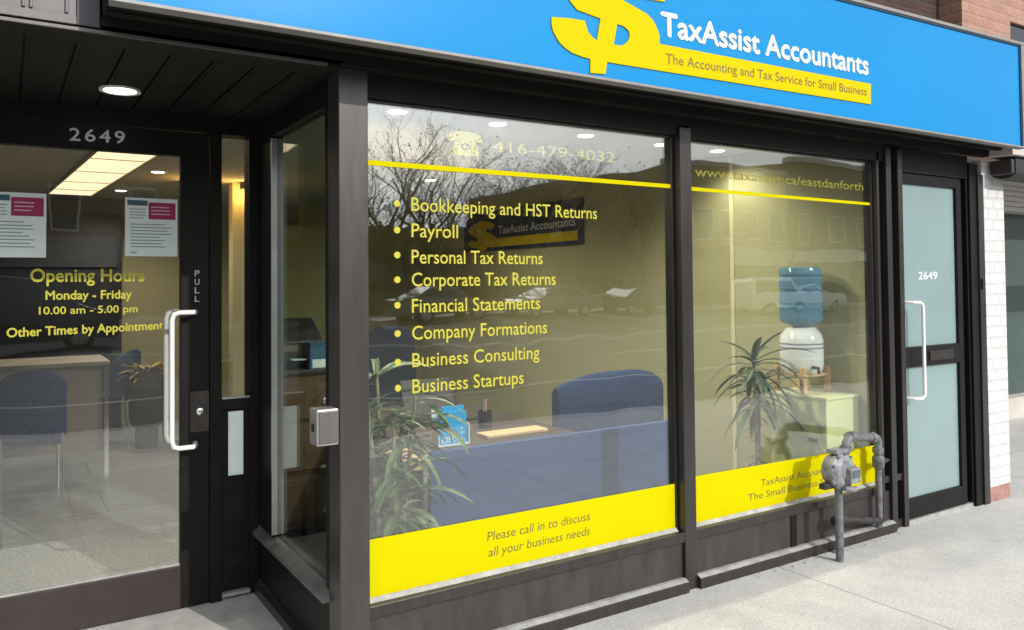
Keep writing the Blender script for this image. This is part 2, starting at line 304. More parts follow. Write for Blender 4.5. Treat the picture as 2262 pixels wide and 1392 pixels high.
# ------------------------------------------------------------------ mesh helpers
class MB:
    def __init__(s): s.v = []; s.f = []
    def box(s, x0, x1, y0, y1, z0, z1):
        b = len(s.v)
        s.v += [(x0, y0, z0), (x1, y0, z0), (x1, y1, z0), (x0, y1, z0), (x0, y0, z1), (x1, y0, z1), (x1, y1, z1), (x0, y1, z1)]
        s.f += [tuple(b + i for i in q) for q in ((0, 3, 2, 1), (4, 5, 6, 7), (0, 1, 5, 4), (1, 2, 6, 5), (2, 3, 7, 6), (3, 0, 4, 7))]
        return s
    def prism(s, poly, axis, a, c):
        """closed polygon of 2-D points extruded along axis (0 x, 1 y, 2 z) from a to c"""
        def P(p, t): return [(t, p[0], p[1]), (p[0], t, p[1]), (p[0], p[1], t)][axis]
        b = len(s.v); n = len(poly)
        s.v += [P(p, a) for p in poly] + [P(p, c) for p in poly]
        s.f += [tuple(range(b, b + n)), tuple(range(b + 2 * n - 1, b + n - 1, -1))]
        s.f += [(b + i, b + n + i, b + n + (i + 1) % n, b + (i + 1) % n) for i in range(n)]
        return s
    def tube(s, pts, rad, seg=12, cap=True):
        pts = [Vector(p) for p in pts]; n = len(pts)
        rads = rad if isinstance(rad, (list, tuple)) else [rad] * n
        b = len(s.v); pv = None
        for i, p in enumerate(pts):
            d = (pts[min(i + 1, n - 1)] - pts[max(i - 1, 0)]).normalized()
            if pv is None:
                up = Vector((0, 0, 1)) if abs(d.z) < 0.9 else Vector((1, 0, 0)); a = d.cross(up).normalized()
            else: a = (pv - d * pv.dot(d)).normalized()
            pv = a; c = d.cross(a)
            for k in range(seg):
                t = 2 * math.pi * k / seg; s.v.append(tuple(p + (a * math.cos(t) + c * math.sin(t)) * rads[i]))
        for i in range(n - 1):
            for k in range(seg):
                k2 = (k + 1) % seg
                s.f.append((b + i * seg + k, b + i * seg + k2, b + (i + 1) * seg + k2, b + (i + 1) * seg + k))
        if cap: s.f += [tuple(b + k for k in reversed(range(seg))), tuple(b + (n - 1) * seg + k for k in range(seg))]
        return s
    def lathe(s, prof, c, axis='Z', seg=32):
        """profile of (radius, height) turned about an axis through c"""
        b = len(s.v); n = len(prof)
        for r0, h in prof:
            for k in range(seg):
                t = 2 * math.pi * k / seg; a, d = r0 * math.cos(t), r0 * math.sin(t)
                q = {'Z': (a, d, h), 'Y': (a, h, d), 'X': (h, a, d)}[axis]
                s.v.append((c[0] + q[0], c[1] + q[1], c[2] + q[2]))
        for i in range(n - 1):
            for k in range(seg):
                k2 = (k + 1) % seg; s.f.append((b + i * seg + k, b + i * seg + k2, b + (i + 1) * seg + k2, b + (i + 1) * seg + k))
        s.f += [tuple(b + k for k in reversed(range(seg))), tuple(b + (n - 1) * seg + k for k in range(seg))]
        return s
    def leaf(s, p0, d, length, width, droop, nseg=6, fold=0.25, twist=0.0):
        """a strap leaf with a folded midrib, curving down"""
        p = Vector(p0); d = Vector(d).normalized(); b = len(s.v)
        side0 = d.cross(Vector((0, 0, 1)));
        if side0.length < 0.05: side0 = Vector((1, 0, 0))
        side0.normalize()
        for i in range(nseg + 1):
            t = i / nseg; wd = width * (math.sin(math.pi * min(1, t * 0.86 + 0.14)) ** 0.7) * 0.5
            if i == nseg: wd = 0.0008
            wd *= 1.0 if i != nseg else 1.0; side = (Matrix.Rotation(twist * t, 3, d) @ side0)
            nrm = side.cross(d).normalized()
            s.v += [tuple(p - side * wd + nrm * wd * fold), tuple(p), tuple(p + side * wd + nrm * wd * fold)]
            d = (d + Vector((0, 0, -droop / nseg))).normalized(); p = p + d * (length / nseg)
        for i in range(nseg):
            q = b + 3 * i; s.f += [(q, q + 1, q + 4, q + 3), (q + 1, q + 2, q + 5, q + 4)]
        return s
    def build(s, name, m, parent=None, bevel=0.0, smooth=False, seg=2):
        me = bpy.data.meshes.new(name)
        off = world_loc(parent)
        me.from_pydata([(x - off[0], y - off[1], z - off[2]) for x, y, z in s.v], [], s.f); me.update()
        bm = bmesh.new(); bm.from_mesh(me); bmesh.ops.recalc_face_normals(bm, faces=bm.faces)
        bm.to_mesh(me); bm.free()
        o = bpy.data.objects.new(name, me); COL.objects.link(o); me.materials.append(m)
        if parent: o.parent = parent
        if smooth:
            for p in me.polygons: p.use_smooth = True
            md = o.modifiers.new("edges", 'EDGE_SPLIT'); md.split_angle = R(40)
        if bevel:
            md = o.modifiers.new("bevel", 'BEVEL'); md.width = bevel; md.segments = seg; md.limit_method = 'ANGLE'; md.angle_limit = R(40)
        return o
def world_loc(o):
    t = Vector((0, 0, 0))
    while o is not None: t += o.location; o = o.parent
    return t
def thing(name, label, cat, loc=(0, 0, 0), group=None):
    o = bpy.data.objects.new(name, None); COL.objects.link(o); o.location = loc; o.empty_display_size = 0.2
    o['label'] = label; o['category'] = cat
    if group: o['group'] = group
    return o
def tag(o, label, cat, group=None):
    o['label'] = label; o['category'] = cat
    if group: o['group'] = group
    return o
def struct(o, kind='structure'): o['kind'] = kind; return o
def box(name, m, parent, x0, x1, y0, y1, z0, z1, bevel=0.0):
    return MB().box(x0, x1, y0, y1, z0, z1).build(name, m, parent, bevel)
def copy_tree(o, parent=None):
    c = o.copy(); COL.objects.link(c); c.parent = parent
    for ch in list(o.children): copy_tree(ch, c)
    return c

def curve_poly(name, loops, y, m, parent, depth=0.0015):
    """flat shape in the x-z plane with holes, facing the street"""
    cu = bpy.data.curves.new(name, 'CURVE'); cu.dimensions = '2D'; cu.fill_mode = 'BOTH'; cu.extrude = depth
    for lp in loops:
        sp = cu.splines.new('POLY'); sp.points.add(len(lp) - 1)
        for i, p in enumerate(lp): sp.points[i].co = (p[0], p[1], 0, 1)
        sp.use_cyclic_u = True
    return to_mesh(name, cu, Matrix.Translation((0, y, 0)) @ Matrix.Rotation(R(90), 4, 'X'), m, parent)
def to_mesh(name, cu, mw, m, parent):
    t = bpy.data.objects.new("tmp", cu); COL.objects.link(t)
    dg = bpy.context.evaluated_depsgraph_get(); dg.update()
    me = bpy.data.meshes.new_from_object(t.evaluated_get(dg)); bpy.data.objects.remove(t)
    me.transform(Matrix.Translation(-world_loc(parent)) @ mw); me.name = name
    me.materials.clear(); me.materials.append(m)
    o = bpy.data.objects.new(name, me); COL.objects.link(o)
    if parent: o.parent = parent
    return o
def text(name, s, x0, x1, z, h, y, m, parent, bold=0.0, depth=0.0012, axis='Y', lean=0.0, shear=0.0, spacing=1.0):
    """a line of lettering whose left end is x0, right end x1, base line z, capital height h; faces the street (axis Y) or -x (axis X)"""
    cu = bpy.data.curves.new(name, 'FONT'); cu.body = s; cu.size = 1.0; cu.extrude = 0.0; cu.shear = shear
    cu.space_character = spacing; cu.resolution_u = 3
    t = bpy.data.objects.new("tmp", cu); COL.objects.link(t)
    dg = bpy.context.evaluated_depsgraph_get(); dg.update()
    ev = t.evaluated_get(dg); me = bpy.data.meshes.new_from_object(ev); bpy.data.objects.remove(t)
    xs = [v.co.x for v in me.vertices]; a, b = min(xs), max(xs)
    CAP = 0.729
    sx = (x1 - x0) / (b - a); sz = h / CAP
    off = world_loc(parent)
    bm = bmesh.new(); bm.from_mesh(me)
    # heavier weights: thin layers of the same letters, each a hair in front of the last and shifted by the stroke gain
    shifts = [(0, 0)] + ([(bold, 0), (-bold, 0), (0, bold), (0, -bold)] if bold else [])
    base = list(bm.faces)
    for i, (ox, oy) in enumerate(shifts[1:], 1):
        d_ = bmesh.ops.duplicate(bm, geom=base)
        for v in [g for g in d_['geom'] if isinstance(g, bmesh.types.BMVert)]: v.co += Vector((ox, oy, i * 0.18))
    r = bmesh.ops.extrude_face_region(bm, geom=base)
    for v in [g for g in r['geom'] if isinstance(g, bmesh.types.BMVert)]: v.co.z += 0.12
    for v in bm.verts:
        px = x0 + (v.co.x - a) * sx; pz = z + v.co.y * sz + (px - x0) * lean; dd = v.co.z * depth
        if axis == 'Y': v.co = Vector((px, y - dd, pz)) - off
        else: v.co = Vector((y - dd, -px, pz)) - off         # reads along -y on a wall that faces -x
    bmesh.ops.recalc_face_normals(bm, faces=bm.faces)
    bm.to_mesh(me); bm.free()
    me.name = name; me.materials.clear(); me.materials.append(m)
    o = bpy.data.objects.new(name, me); COL.objects.link(o)
    if parent: o.parent = parent
    return o
def lines(name, spans, y, m, parent, dz=0.004):
    """printed rows that stand for small type: boxes 0.6 mm proud"""
    b = MB()
    for x0, x1, z, h in spans: b.box(x0, x1, y - 0.0006, y, z, z + h)
    return b.build(name, m, parent)

# ------------------------------------------------------------------ ground
YF = 2.884          # front face of the shopfront
YG = 2.94           # outer face of the display glass
YD = 4.00           # front face of the entrance door
g = MB(); g.box(-400, 400, -400, 400, -0.5, -0.16)
struct(g.build("ground", M['asphalt']))
sw = MB(); sw.box(-60, 90, -1.3, 4.6, -0.15, 0.0); struct(sw.build("sidewalk", M['concrete']))
box_al = MB().box(-2.2, 1.075, 2.885, 4.20, -0.02, 0.004); struct(box_al.build("alcove_floor", M['alcove']))
kb = MB().box(-60, 90, -1.5, -1.304, -0.15, 0.002); struct(kb.build("kerb", M['kerb'], None, 0.015))
rd = MB().box(-150, 200, -25.0, -1.5, -0.156, -0.15); struct(rd.build("road", M['asphalt']))
lm = MB()
for yy in (-12.9, -13.2): lm.box(-150, 200, yy, yy + 0.12, -0.15, -0.146)
for yy in (-5.2, -9.0, -17.4, -21.2):
    x = -60.0
    while x < 120: lm.box(x, x + (200 if yy in (-21.2, -5.2) else 3.0), yy, yy + 0.12, -0.15, -0.146); x += 9.0 if yy not in (-21.2, -5.2) else 500
struct(lm.build("road_markings", M['paint']))
fs = MB().box(-60, 120, -32, -25.2, -0.15, 0.0); struct(fs.build("far_sidewalk", M['kerb']))
fk = MB().box(-60, 120, -25.2, -25.0, -0.16, 0.004); struct(fk.build("far_kerb", M['kerb']))

# ------------------------------------------------------------------ the shop building
B = thing("shop_building", "single storey shopfront with dark bronze frames, big display windows and recessed glass entrance", "building", (1.1, 2.9, 0))
bz, bd, bp_ = M['bronze'], M['bronze_dark_shaded'], M['bronze_panel']
box("corner_pillar", mat("pillar_bronze", (0.082, 0.076, 0.073), 0.31, 0.6, 0.5, var=0.14, vscale=5, rvar=0.05, stretch=(6, 6, 0.6)), B, 1.061, 1.178, YF, 3.004, 0.0, 2.318, 0.003)
box("mullion", bz, B, 2.806, 2.882, YF, 2.985, 0.0, 2.26, 0.003)
# window heads and the band under the sign, its shade put into the colour
hd = MB(); hd.box(1.178, 2.806, 2.90, 2.99, 2.222, 2.318); hd.box(2.882, 4.50, 2.90, 2.99, 2.215, 2.318); hd.box(1.178, 4.50, 2.893, 2.90, 2.27, 2.318)
hd.build("head_rail", bd, B, 0.002)
# display windows: each a frame with sill, glass, vinyl and lettering
def window(x0, x1, zt):
    f = MB()
    f.box(x0, x1, 2.886, 2.99, 0.235, 0.281)           # sill rail
    f.box(x0, x0 + 0.012, 2.93, 2.985, 0.281, zt)
    f.box(x1 - 0.014, x1, 2.93, 2.985, 0.281, zt)
    f.box(x0 + 0.012, x1 - 0.014, 2.93, 2.985, zt - 0.012, zt)
    w = f.build("display_window", bz, B, 0.002)
    MB().prism([(2.916, 0.2815), (2.938, 0.2815), (2.938, 0.296), (2.932, 0.296)], 0, x0 + 0.013, x1 - 0.015).build("sill_strip", M['sill'], w)
    box("glass_pane", M['glass'], w, x0 + 0.012, x1 - 0.014, YG, YG + 0.008, 0.292, zt - 0.012)
    return w
WA = window(1.178, 2.806, 2.222); WB = window(2.882, 4.43, 2.215)
YV = YG - 0.002
def bulkhead(x0, x1):
    p = MB().box(x0, x1, 2.905, 2.96, 0.05, 0.235)
    return p.build("bulkhead_panel", bp_, B)
bulkhead(1.178, 2.806); bulkhead(2.882, 3.62); bulkhead(3.625, 4.50)
box("panel_seam", bd, B, 3.60, 3.645, 2.899, 2.905, 0.058, 0.235)
br_ = MB(); br_.prism([(2.86, 0.0), (2.96, 0.0), (2.96, 0.058), (2.885, 0.058), (2.86, 0.048)], 0, 1.178, 2.806)
br_.prism([(2.86, 0.0), (2.96, 0.0), (2.96, 0.058), (2.885, 0.058), (2.86, 0.048)], 0, 2.882, 4.502)
br_.build("base_rail", bz, B, 0.002)
bs = MB(); bs.prism([(2.864, 0.0505), (2.885, 0.0592), (2.904, 0.0592), (2.904, 0.0625), (2.884, 0.0625), (2.863, 0.054)], 0, 1.18, 2.804)
bs.prism([(2.864, 0.0505), (2.885, 0.0592), (2.904, 0.0592), (2.904, 0.0625), (2.884, 0.0625), (2.863, 0.054)], 0, 2.884, 4.50)
bs.build("sunlit_base_strip", M['sill'], B)  # sun on the rail top put into a paler strip
# vinyl on the windows
def strip(w, x0, x1, z0, z1, z0b, z1b, name):
    b = MB(); i = len(b.v)
    b.prism([(x0, z0), (x1, z0b), (x1, z1b), (x0, z1)], 1, YV, YV + 0.0012)
    return b.build(name, M['yellow'], w)
strip(WA, 1.192, 2.790, 0.296, 0.517, 0.294, 0.508, "yellow_band"); strip(WB, 2.896, 4.415, 0.294, 0.526, 0.296, 0.510, "yellow_band")
strip(WA, 1.192, 2.790, 1.964, 1.985, 1.962, 1.981, "yellow_line"); strip(WB, 2.896, 4.415, 1.958, 1.977, 1.948, 1.964, "yellow_line")
YT = YV - 0.0004
rows = [("Bookkeeping and HST Returns", 2.326, 1.793), ("Payroll", 1.594, 1.688), ("Personal Tax Returns", 2.018, 1.582), ("Corporate Tax Returns", 2.088, 1.490),
        ("Financial Statements", 2.002, 1.385), ("Company Formations", 2.038, 1.277), ("Business Consulting", 1.996, 1.168), ("Business Startups", 1.912, 1.064)]
buls = [1.820, 1.714, 1.615, 1.517, 1.416, 1.304, 1.191, 1.089]
for (s, xr, z), bz_ in zip(rows, buls):
    text("service_lettering", s, 1.383, xr, z, 0.058, YT, M['yellow_text'], WA, bold=0.006)
    MB().lathe([(0.0001, 0), (0.0135, 0), (0.0135, 0.0012), (0.0001, 0.0012)], (1.320, YT - 0.0012, bz_), 'Y', 14).build("bullet_dot", M['yellow_text'], WA)
text("phone_lettering", "416-479-4032", 1.775, 2.45, 2.066, 0.050, YG + 0.0105, M['yellow_text'], WA, bold=0.0)
px, pz, ps = 1.640, 2.083, 0.165
ph = [(-.5, .12), (-.5, .30), (-.40, .42), (-.2, .5), (.2, .5), (.40, .42), (.5, .30), (.5, .12), (.30, .12), (.26, .22), (.24, .22), (.36, -.12), (.38, -.42), (-.38, -.42), (-.36, -.12), (-.24, .22), (-.26, .22), (-.30, .12)]
circ = [(0.15 * math.cos(a * math.pi / 8), -0.08 + 0.13 * math.sin(a * math.pi / 8)) for a in range(16)]
circ2 = [(0.085 * math.cos(a * math.pi / 8), -0.08 + 0.07 * math.sin(a * math.pi / 8)) for a in range(16)]
T_ = lambda lp: [(px + x * ps, pz + y * ps * 0.66) for x, y in lp]
curve_poly("phone_symbol", [T_(ph), T_(circ), T_(circ2)], YG + 0.0095, M['yellow_text'], WA, 0.0008)
text("call_lettering", "Please call in to discuss", 1.722, 2.266, 0.418, 0.040, YT, M['olive_print'], WA, shear=0.12)
text("call_lettering", "all your business needs", 1.728, 2.264, 0.352, 0.040, YT, M['olive_print'], WA, shear=0.12)
text("web_lettering", "www.taxassist.ca/eastdanforth", 2.972, 4.37, 2.036, 0.050, YG + 0.0105, M['yellow_text'], WB, bold=0.006)
text("slogan_lettering", "TaxAssist Accountants", 3.41, 4.05, 0.408, 0.038, YT, M['olive_print'], WB)
text("slogan_lettering", "The Small Business Specialists", 3.31, 4.20, 0.345, 0.038, YT, M['olive_print'], WB)
# posts right of the windows
jm = MB(); jm.box(4.43, 4.452, 2.90, 2.985, 0.06, 2.318); jm.box(4.502, 4.552, YF, 2.985, 0.0, 2.30); jm.box(4.622, 4.668, YF, 2.985, 0.0, 2.30)
jm.build("door_post", bz, B, 0.002)
vd = MB(); vd.box(4.452, 4.502, 2.955, 2.985, 0.06, 2.318); vd.box(4.552, 4.622, 2.95, 2.985, 0.0, 2.30)
vd.build("recess_panel", M['charcoal'], B)
cr_ = MB(); cr_.box(4.452, 4.502, 2.90, 2.954, 0.285, 0.325); cr_.box(4.552, 4.622, 2.896, 2.949, 0.285, 0.325); cr_.box(4.552, 4.622, 2.90, 2.949, 0.0, 0.05)
cr_.build("cross_rail", bz, B, 0.002)
# side door with frosted glass
dr = MB()
dr.box(4.670, 4.688, 2.905, 2.955, 0.03, 2.16); dr.box(5.302, 5.356, 2.905, 2.955, 0.03, 2.16)
dr.box(4.688, 5.302, 2.905, 2.955, 2.098, 2.16); dr.box(4.688, 5.302, 2.905, 2.955, 0.955, 1.08); dr.box(4.688, 5.302, 2.905, 2.955, 0.03, 0.150)
SD = dr.build("side_door", bd, B, 0.002)
box("glass_panel", M['frost'], SD, 4.688, 5.302, 2.925, 2.935, 1.08, 2.098); box("glass_panel", M['frost'], SD, 4.688, 5.302, 2.925, 2.935, 0.15, 0.955)
text("door_number", "2649", 4.885, 5.095, 1.500, 0.050, 2.9245, M['white_vinyl'], SD, bold=0.02)
box("mail_slot", M['bronze'], SD, 4.95, 5.22, 2.897, 2.905, 0.985, 1.045, 0.002)
MB().tube([(4.682, 2.905, 1.358), (4.70, 2.85, 1.358), (4.745, 2.835, 1.358), (4.772, 2.835, 1.345), (4.776, 2.835, 1.32), (4.776, 2.835, 0.81), (4.772, 2.835, 0.785), (4.745, 2.835, 0.772), (4.70, 2.85, 0.772), (4.682, 2.905, 0.772)], 0.0105, 10).build("pull_handle", M['white_paint'], SD, 0, True)
sb = MB(); sb.box(5.358, 5.412, 2.93, 2.985, 0.0, 2.30); sb.box(5.43, 5.532, YF, 2.985, 0.0, 2.27); sb.box(5.412, 5.43, 2.90, 2.985, 0.0, 2.27); sb.box(4.668, 5.43, 2.895, 2.985, 2.165, 2.318)
sb.build("side_door_frame", bd, B, 0.002)
box("door_jamb_strip", bz, B, 5.512, 5.58, 2.872, 2.883, 0.0, 2.2, 0.002)
box("door_bell", M['charcoal'], B, 5.52, 5.545, 2.858, 2.871, 1.43, 1.50, 0.002)
box("door_threshold", M['sill'], B, 4.668, 5.43, 2.90, 3.0, 0.0, 0.024)
# white painted brick pier
box("brick_pier", M['white_brick'], B, 5.581, 5.862, YF, 3.3, 0.10, 2.30)
box("brick_base", M['bare_brick'], B, 5.581, 5.860, YF + 0.002, 3.3, 0.0, 0.099)
# recessed entrance: return wall
rw = MB(); rw.box(1.064, 1.12, 3.004, 3.05, 0.33, 2.20); rw.box(1.064, 1.12, 3.79, 4.05, 0.33, 2.20); rw.box(1.064, 1.12, 3.004, 4.05, 2.20, 2.318)
rw.box(1.07, 1.12, 3.004, 4.05, 0.06, 0.285)
RW = rw.build("return_wall", bd, B, 0.002)
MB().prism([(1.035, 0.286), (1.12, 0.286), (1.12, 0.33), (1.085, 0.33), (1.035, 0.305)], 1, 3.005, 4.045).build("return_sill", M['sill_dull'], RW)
MB().prism([(1.04, 0.004), (1.12, 0.004), (1.12, 0.06), (1.068, 0.06), (1.04, 0.045)], 1, 3.005, 4.045).build("return_base", M['bronze'], RW)
box("glass_pane", M['glass_side'], RW, 1.088, 1.096, 3.05, 3.79, 0.33, 2.20)
rb = MB(); rb.box(1.060, 1.0875, 3.777, 3.789, 0.34, 2.19); rb.build("glazing_bead", M['silver'], RW, 0.001)
# door frame, sidelight
fr = MB(); fr.box(0.832, 0.886, 4.0, 4.10, 0.004, 2.23); fr.box(1.020, 1.0635, 4.02, 4.12, 0.004, 2.23); fr.box(-0.33, -0.25, 4.0, 4.10, 0.004, 2.23)
fr.box(-0.33, 1.0635, 4.01, 4.12, 2.23, 2.32); fr.box(-2.2, -0.33, 4.01, 4.12, 0.004, 2.32)
fr.box(0.886, 1.020, 4.03, 4.10, 0.035, 0.905)
FR = fr.build("entrance_frame", bd, B, 0.002)
sr = MB(); sr.box(0.886, 1.02, 4.015, 4.10, 0.906, 0.955); sr.build("sidelight_rail", bd, FR, 0.002)
ss = MB(); ss.box(0.888, 1.018, 4.008, 4.03, 0.9555, 0.963); ss.box(0.888, 1.018, 4.0, 4.03, 0.02, 0.0345); ss.build("rail_strip", M['sill'], FR)
box("sidelight_glass", M['glass_door'], FR, 0.886, 1.02, 4.05, 4.058, 0.963, 2.23)
pl = tag(box("mail_plate", M['paper_w'], None, 0.921, 0.992, 4.024, 4.0295, 0.585, 0.892, 0.001), "narrow white plate on the dark panel beside the entrance door", "plate")
# entrance door
dl = MB()
dl.box(-0.245, -0.125, YD, 4.045, 0.012, 2.222); dl.box(0.702, 0.828, YD, 4.045, 0.012, 2.222)
dl.box(-0.125, 0.702, YD, 4.045, 2.108, 2.222)
ED = dl.build("entrance_door", bd, B, 0.002)
box("kick_rail", M['kick'], ED, -0.125, 0.702, YD, 4.045, 0.012, 0.205, 0.002)
MB().box(-0.125, 0.702, YD + 0.012, 4.03, 0.2055, 0.214).build("glass_stop", M['sill'], ED)
box("door_glass", M['glass_door'], ED, -0.125, 0.702, 4.022, 4.030, 0.2145, 2.108)
text("street_number", "2649", 0.243, 0.462, 2.142, 0.058, YD - 0.0005, M['white_vinyl'], ED, bold=0.012, depth=0.004, spacing=1.25, lean=0.02)
yt = 4.0215
text("hours_lettering", "Opening Hours", 0.100, 0.548, 1.524, 0.058, yt, M['yellow_text'], ED, bold=0.02)
text("hours_lettering", "Monday - Friday", 0.157, 0.495, 1.446, 0.040, yt, M['yellow_text'], ED, bold=0.025)
text("hours_lettering", "10.00 am - 5.00 pm", 0.132, 0.520, 1.383, 0.034, yt, M['yellow_text'], ED, bold=0.015)
text("hours_lettering", "Other Times by Appointment", 0.015, 0.628, 1.290, 0.040, yt, M['yellow_text'], ED, bold=0.025, lean=0.018)
for i, ch in enumerate("PULL"): text("pull_lettering", ch, 0.763, 0.784, 1.545 - 0.040 * i, 0.030, YD - 0.0003, M['white_vinyl'], ED)
def pull(y, x, name, yb, xb):
    s = 1 if y > yb else -1
    return MB().tube([(xb, yb, 1.375), (xb - 0.004, yb + s * 0.03, 1.377), (xb - 0.02, y, 1.378), (x + 0.03, y, 1.378), (x + 0.008, y, 1.370), (x, y, 1.345), (x, y, 0.795), (x + 0.008, y, 0.768), (x + 0.03, y, 0.760), (xb - 0.02, y, 0.760), (xb - 0.004, yb + s * 0.03, 0.761), (xb, yb, 0.763)], 0.0115, 12).build(name, M['white_paint'], ED, 0, True)
pull(3.93, 0.652, "pull_handle", YD, 0.765); pull(4.105, 0.655, "pull_handle", 4.045, 0.765)
LK = MB().box(0.742, 0.826, 3.992, YD - 0.0005, 0.815, 1.005).build("lock_plate", M['bronze_panel'], ED, 0.002)
MB().lathe([(0.0001, 0), (0.018, 0), (0.018, -0.012), (0.012, -0.016), (0.0001, -0.016)], (0.785, 3.9915, 0.912), 'Y', 20).build("lock_cylinder", M['chrome'], LK, 0, True)
# soffit over the entrance, ribbed boards running into the recess
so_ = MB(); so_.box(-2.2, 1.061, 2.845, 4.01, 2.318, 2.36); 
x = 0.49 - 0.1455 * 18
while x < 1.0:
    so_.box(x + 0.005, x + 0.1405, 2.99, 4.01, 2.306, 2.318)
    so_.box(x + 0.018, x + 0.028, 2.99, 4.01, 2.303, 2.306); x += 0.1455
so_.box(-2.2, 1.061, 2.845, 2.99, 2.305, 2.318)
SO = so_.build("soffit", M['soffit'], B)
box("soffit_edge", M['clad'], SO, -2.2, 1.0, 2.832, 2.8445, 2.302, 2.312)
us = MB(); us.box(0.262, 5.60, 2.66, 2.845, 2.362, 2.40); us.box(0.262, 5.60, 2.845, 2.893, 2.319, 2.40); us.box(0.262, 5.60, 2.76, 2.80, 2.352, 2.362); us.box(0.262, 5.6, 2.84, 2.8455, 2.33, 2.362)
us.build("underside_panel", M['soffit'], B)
# cladding at the left, above the entrance
cl = MB(); cl.box(-2.2, 0.190, 2.84, 2.95, 2.319, 3.2)
for xs in (0.048, 0.068, 0.163, -0.07, -0.05, -0.17, -0.15, -0.29): cl.box(xs - 0.004, xs + 0.004, 2.829, 2.84, 2.352, 3.2)
cl.box(-2.2, 0.190, 2.83, 2.84, 2.319, 2.348)
CL = cl.build("fascia_cladding", M['clad'], B, 0.0015)
box("cladding_end", M['clad_shaded'], CL, 0.190, 0.255, 2.832, 2.95, 2.319, 3.2, 0.002)
# brick wall of the upper floor
uw = MB(); uw.box(-2.2, 5.40, 3.05, 3.3, 2.40, 6.5); uw.build("upper_wall", M['red_brick'], B)
up = MB(); up.box(5.416, 6.044, 2.90, 3.3, 2.42, 6.5); up.box(6.044, 9.0, 2.90, 3.3, 3.33, 6.5); up.box(6.044, 9, 2.90, 3.3, 2.42, 3.12); up.build("upper_pier", M['pink_brick'], B)
box("upper_window", M['ob_glass'], B, 6.044, 9.0, 2.925, 3.28, 3.12, 3.33)
box("sign_backing", M['charcoal'], B, 0.262, 5.6, 2.75, 2.893, 2.40, 2.98)
box("roof_slab", M['charcoal'], B, -2.6, 5.86, 3.3, 9.8, 2.55, 2.75)

# ------------------------------------------------------------------ fascia sign
SG = thing("shop_sign", "long bright blue fascia sign with a yellow dollar sign and white lettering above the windows", "sign", (2.9, 2.62, 2.345))
sp_ = MB(); yq = 2.615
sp_.prism([(0.272, 2.352), (5.545, 2.352), (5.545, 2.999), (0.272, 2.90)], 1, yq, 2.655); sp_.build("sign_panel", M['blue'], SG)
st = MB()
st.box(0.262, 5.60, 2.603, 2.66, 2.340, 2.3515)
st.prism([(0.262, 2.9115), (5.60, 3.0115), (5.60, 3.030), (0.262, 2.930)], 1, 2.603, 2.66)
st.box(0.262, 0.2715, 2.603, 2.66, 2.3515, 2.90); st.box(5.56, 5.60, 2.603, 2.66, 2.3515, 3.008)
st.build("sign_trim", M['alu_trim'], SG, 0.0015)
sd = MB(); sd.prism([(0.2716, 2.9), (5.5455, 2.9992), (5.5455, 3.0113), (0.2716, 2.9112)], 1, 2.608, 2.65); sd.box(5.5455, 5.5595, 2.608, 2.65, 2.3515, 3.0)
sd.build("shadow_gap", M['trim_dark'], SG)
lg = [(1.937, 2.648), (1.976, 2.614), (2.097, 2.598), (2.078, 2.503), (2.055, 2.512), (2.032, 2.531), (2.015, 2.575), (1.935, 2.572), (1.848, 2.562), (1.848, 2.535), (1.856, 2.505), (1.885, 2.467), (1.915, 2.447),
      (1.951, 2.432), (2.00, 2.424), (2.042, 2.421), (2.041, 2.362), (2.121, 2.368), (2.130, 2.420), (2.397, 2.423), (3.948, 2.445), (3.952, 2.556), (2.438, 2.542), (2.425, 2.545), (2.428, 2.575), (2.417, 2.602), (2.392, 2.638), (2.355, 2.662),
      (2.25, 2.690), (2.188, 2.705), (2.14, 2.715), (2.09, 2.735), (2.075, 2.77), (2.10, 2.80), (2.16, 2.815), (2.22, 2.808), (2.27, 2.78), (2.287, 2.722), (2.461, 2.734), (2.44, 2.80), (2.38, 2.85), (2.30, 2.872), (2.23, 2.878), (2.225, 2.905), (2.14, 2.905), (2.14, 2.878),
      (2.03, 2.865), (1.96, 2.835), (1.91, 2.78), (1.905, 2.71)]
hole = [(2.187, 2.589), (2.215, 2.588), (2.237, 2.581), (2.252, 2.569), (2.256, 2.555), (2.252, 2.537), (2.241, 2.521), (2.222, 2.507), (2.204, 2.501), (2.167, 2.500)]
curve_poly("dollar_logo", [lg, hole], yq - 0.003, M['yellow_sign'], SG, 0.0025)
text("sign_lettering", "TaxAssist Accountants", 2.443, 3.937, 2.585, 0.108, yq, M['white_vinyl'], SG, bold=0.030, depth=0.004, lean=0.014)
text("tagline_lettering", "The Accounting and Tax Service for Small Business", 2.460, 3.912, 2.462, 0.046, yq - 0.0055, M['olive_print'], SG, bold=0.004, lean=0.0175)

# ------------------------------------------------------------------ neighbour at the right
NB = thing("neighbour_shop", "neighbouring shopfront with pale grey shutter over a dark green recessed wall", "building", (8, 4.6, 0))
box("green_wall", M['green_wall'], NB, 5.864, 16, 4.60, 4.8, 0.22, 2.22)
box("wall_base", M['pave'], NB, 5.864, 16, 4.45, 4.6, 0.0, 0.22)
sh = MB()
for i in range(12): sh.box(5.864, 16, 4.42 + 0.0 * i, 4.7, 2.22 + i * 0.055, 2.22 + i * 0.055 + 0.048); sh.box(5.864, 16, 4.435, 4.7, 2.268 + i * 0.055, 2.275 + i * 0.055)
sh.build("shutter", M['grey_shutter'], NB)
box("party_wall", M['white_brick'], NB, 5.8, 5.8635, 3.302, 4.6, 0.0, 2.9)
box("upper_wall", M['pink_brick'], NB, 9.0, 16, 2.9, 3.3, 2.9, 6.5)
AW = thing("awning_case", "dark rounded awning case beside the white brick pier", "awning", (5.9, 2.8, 2.2))
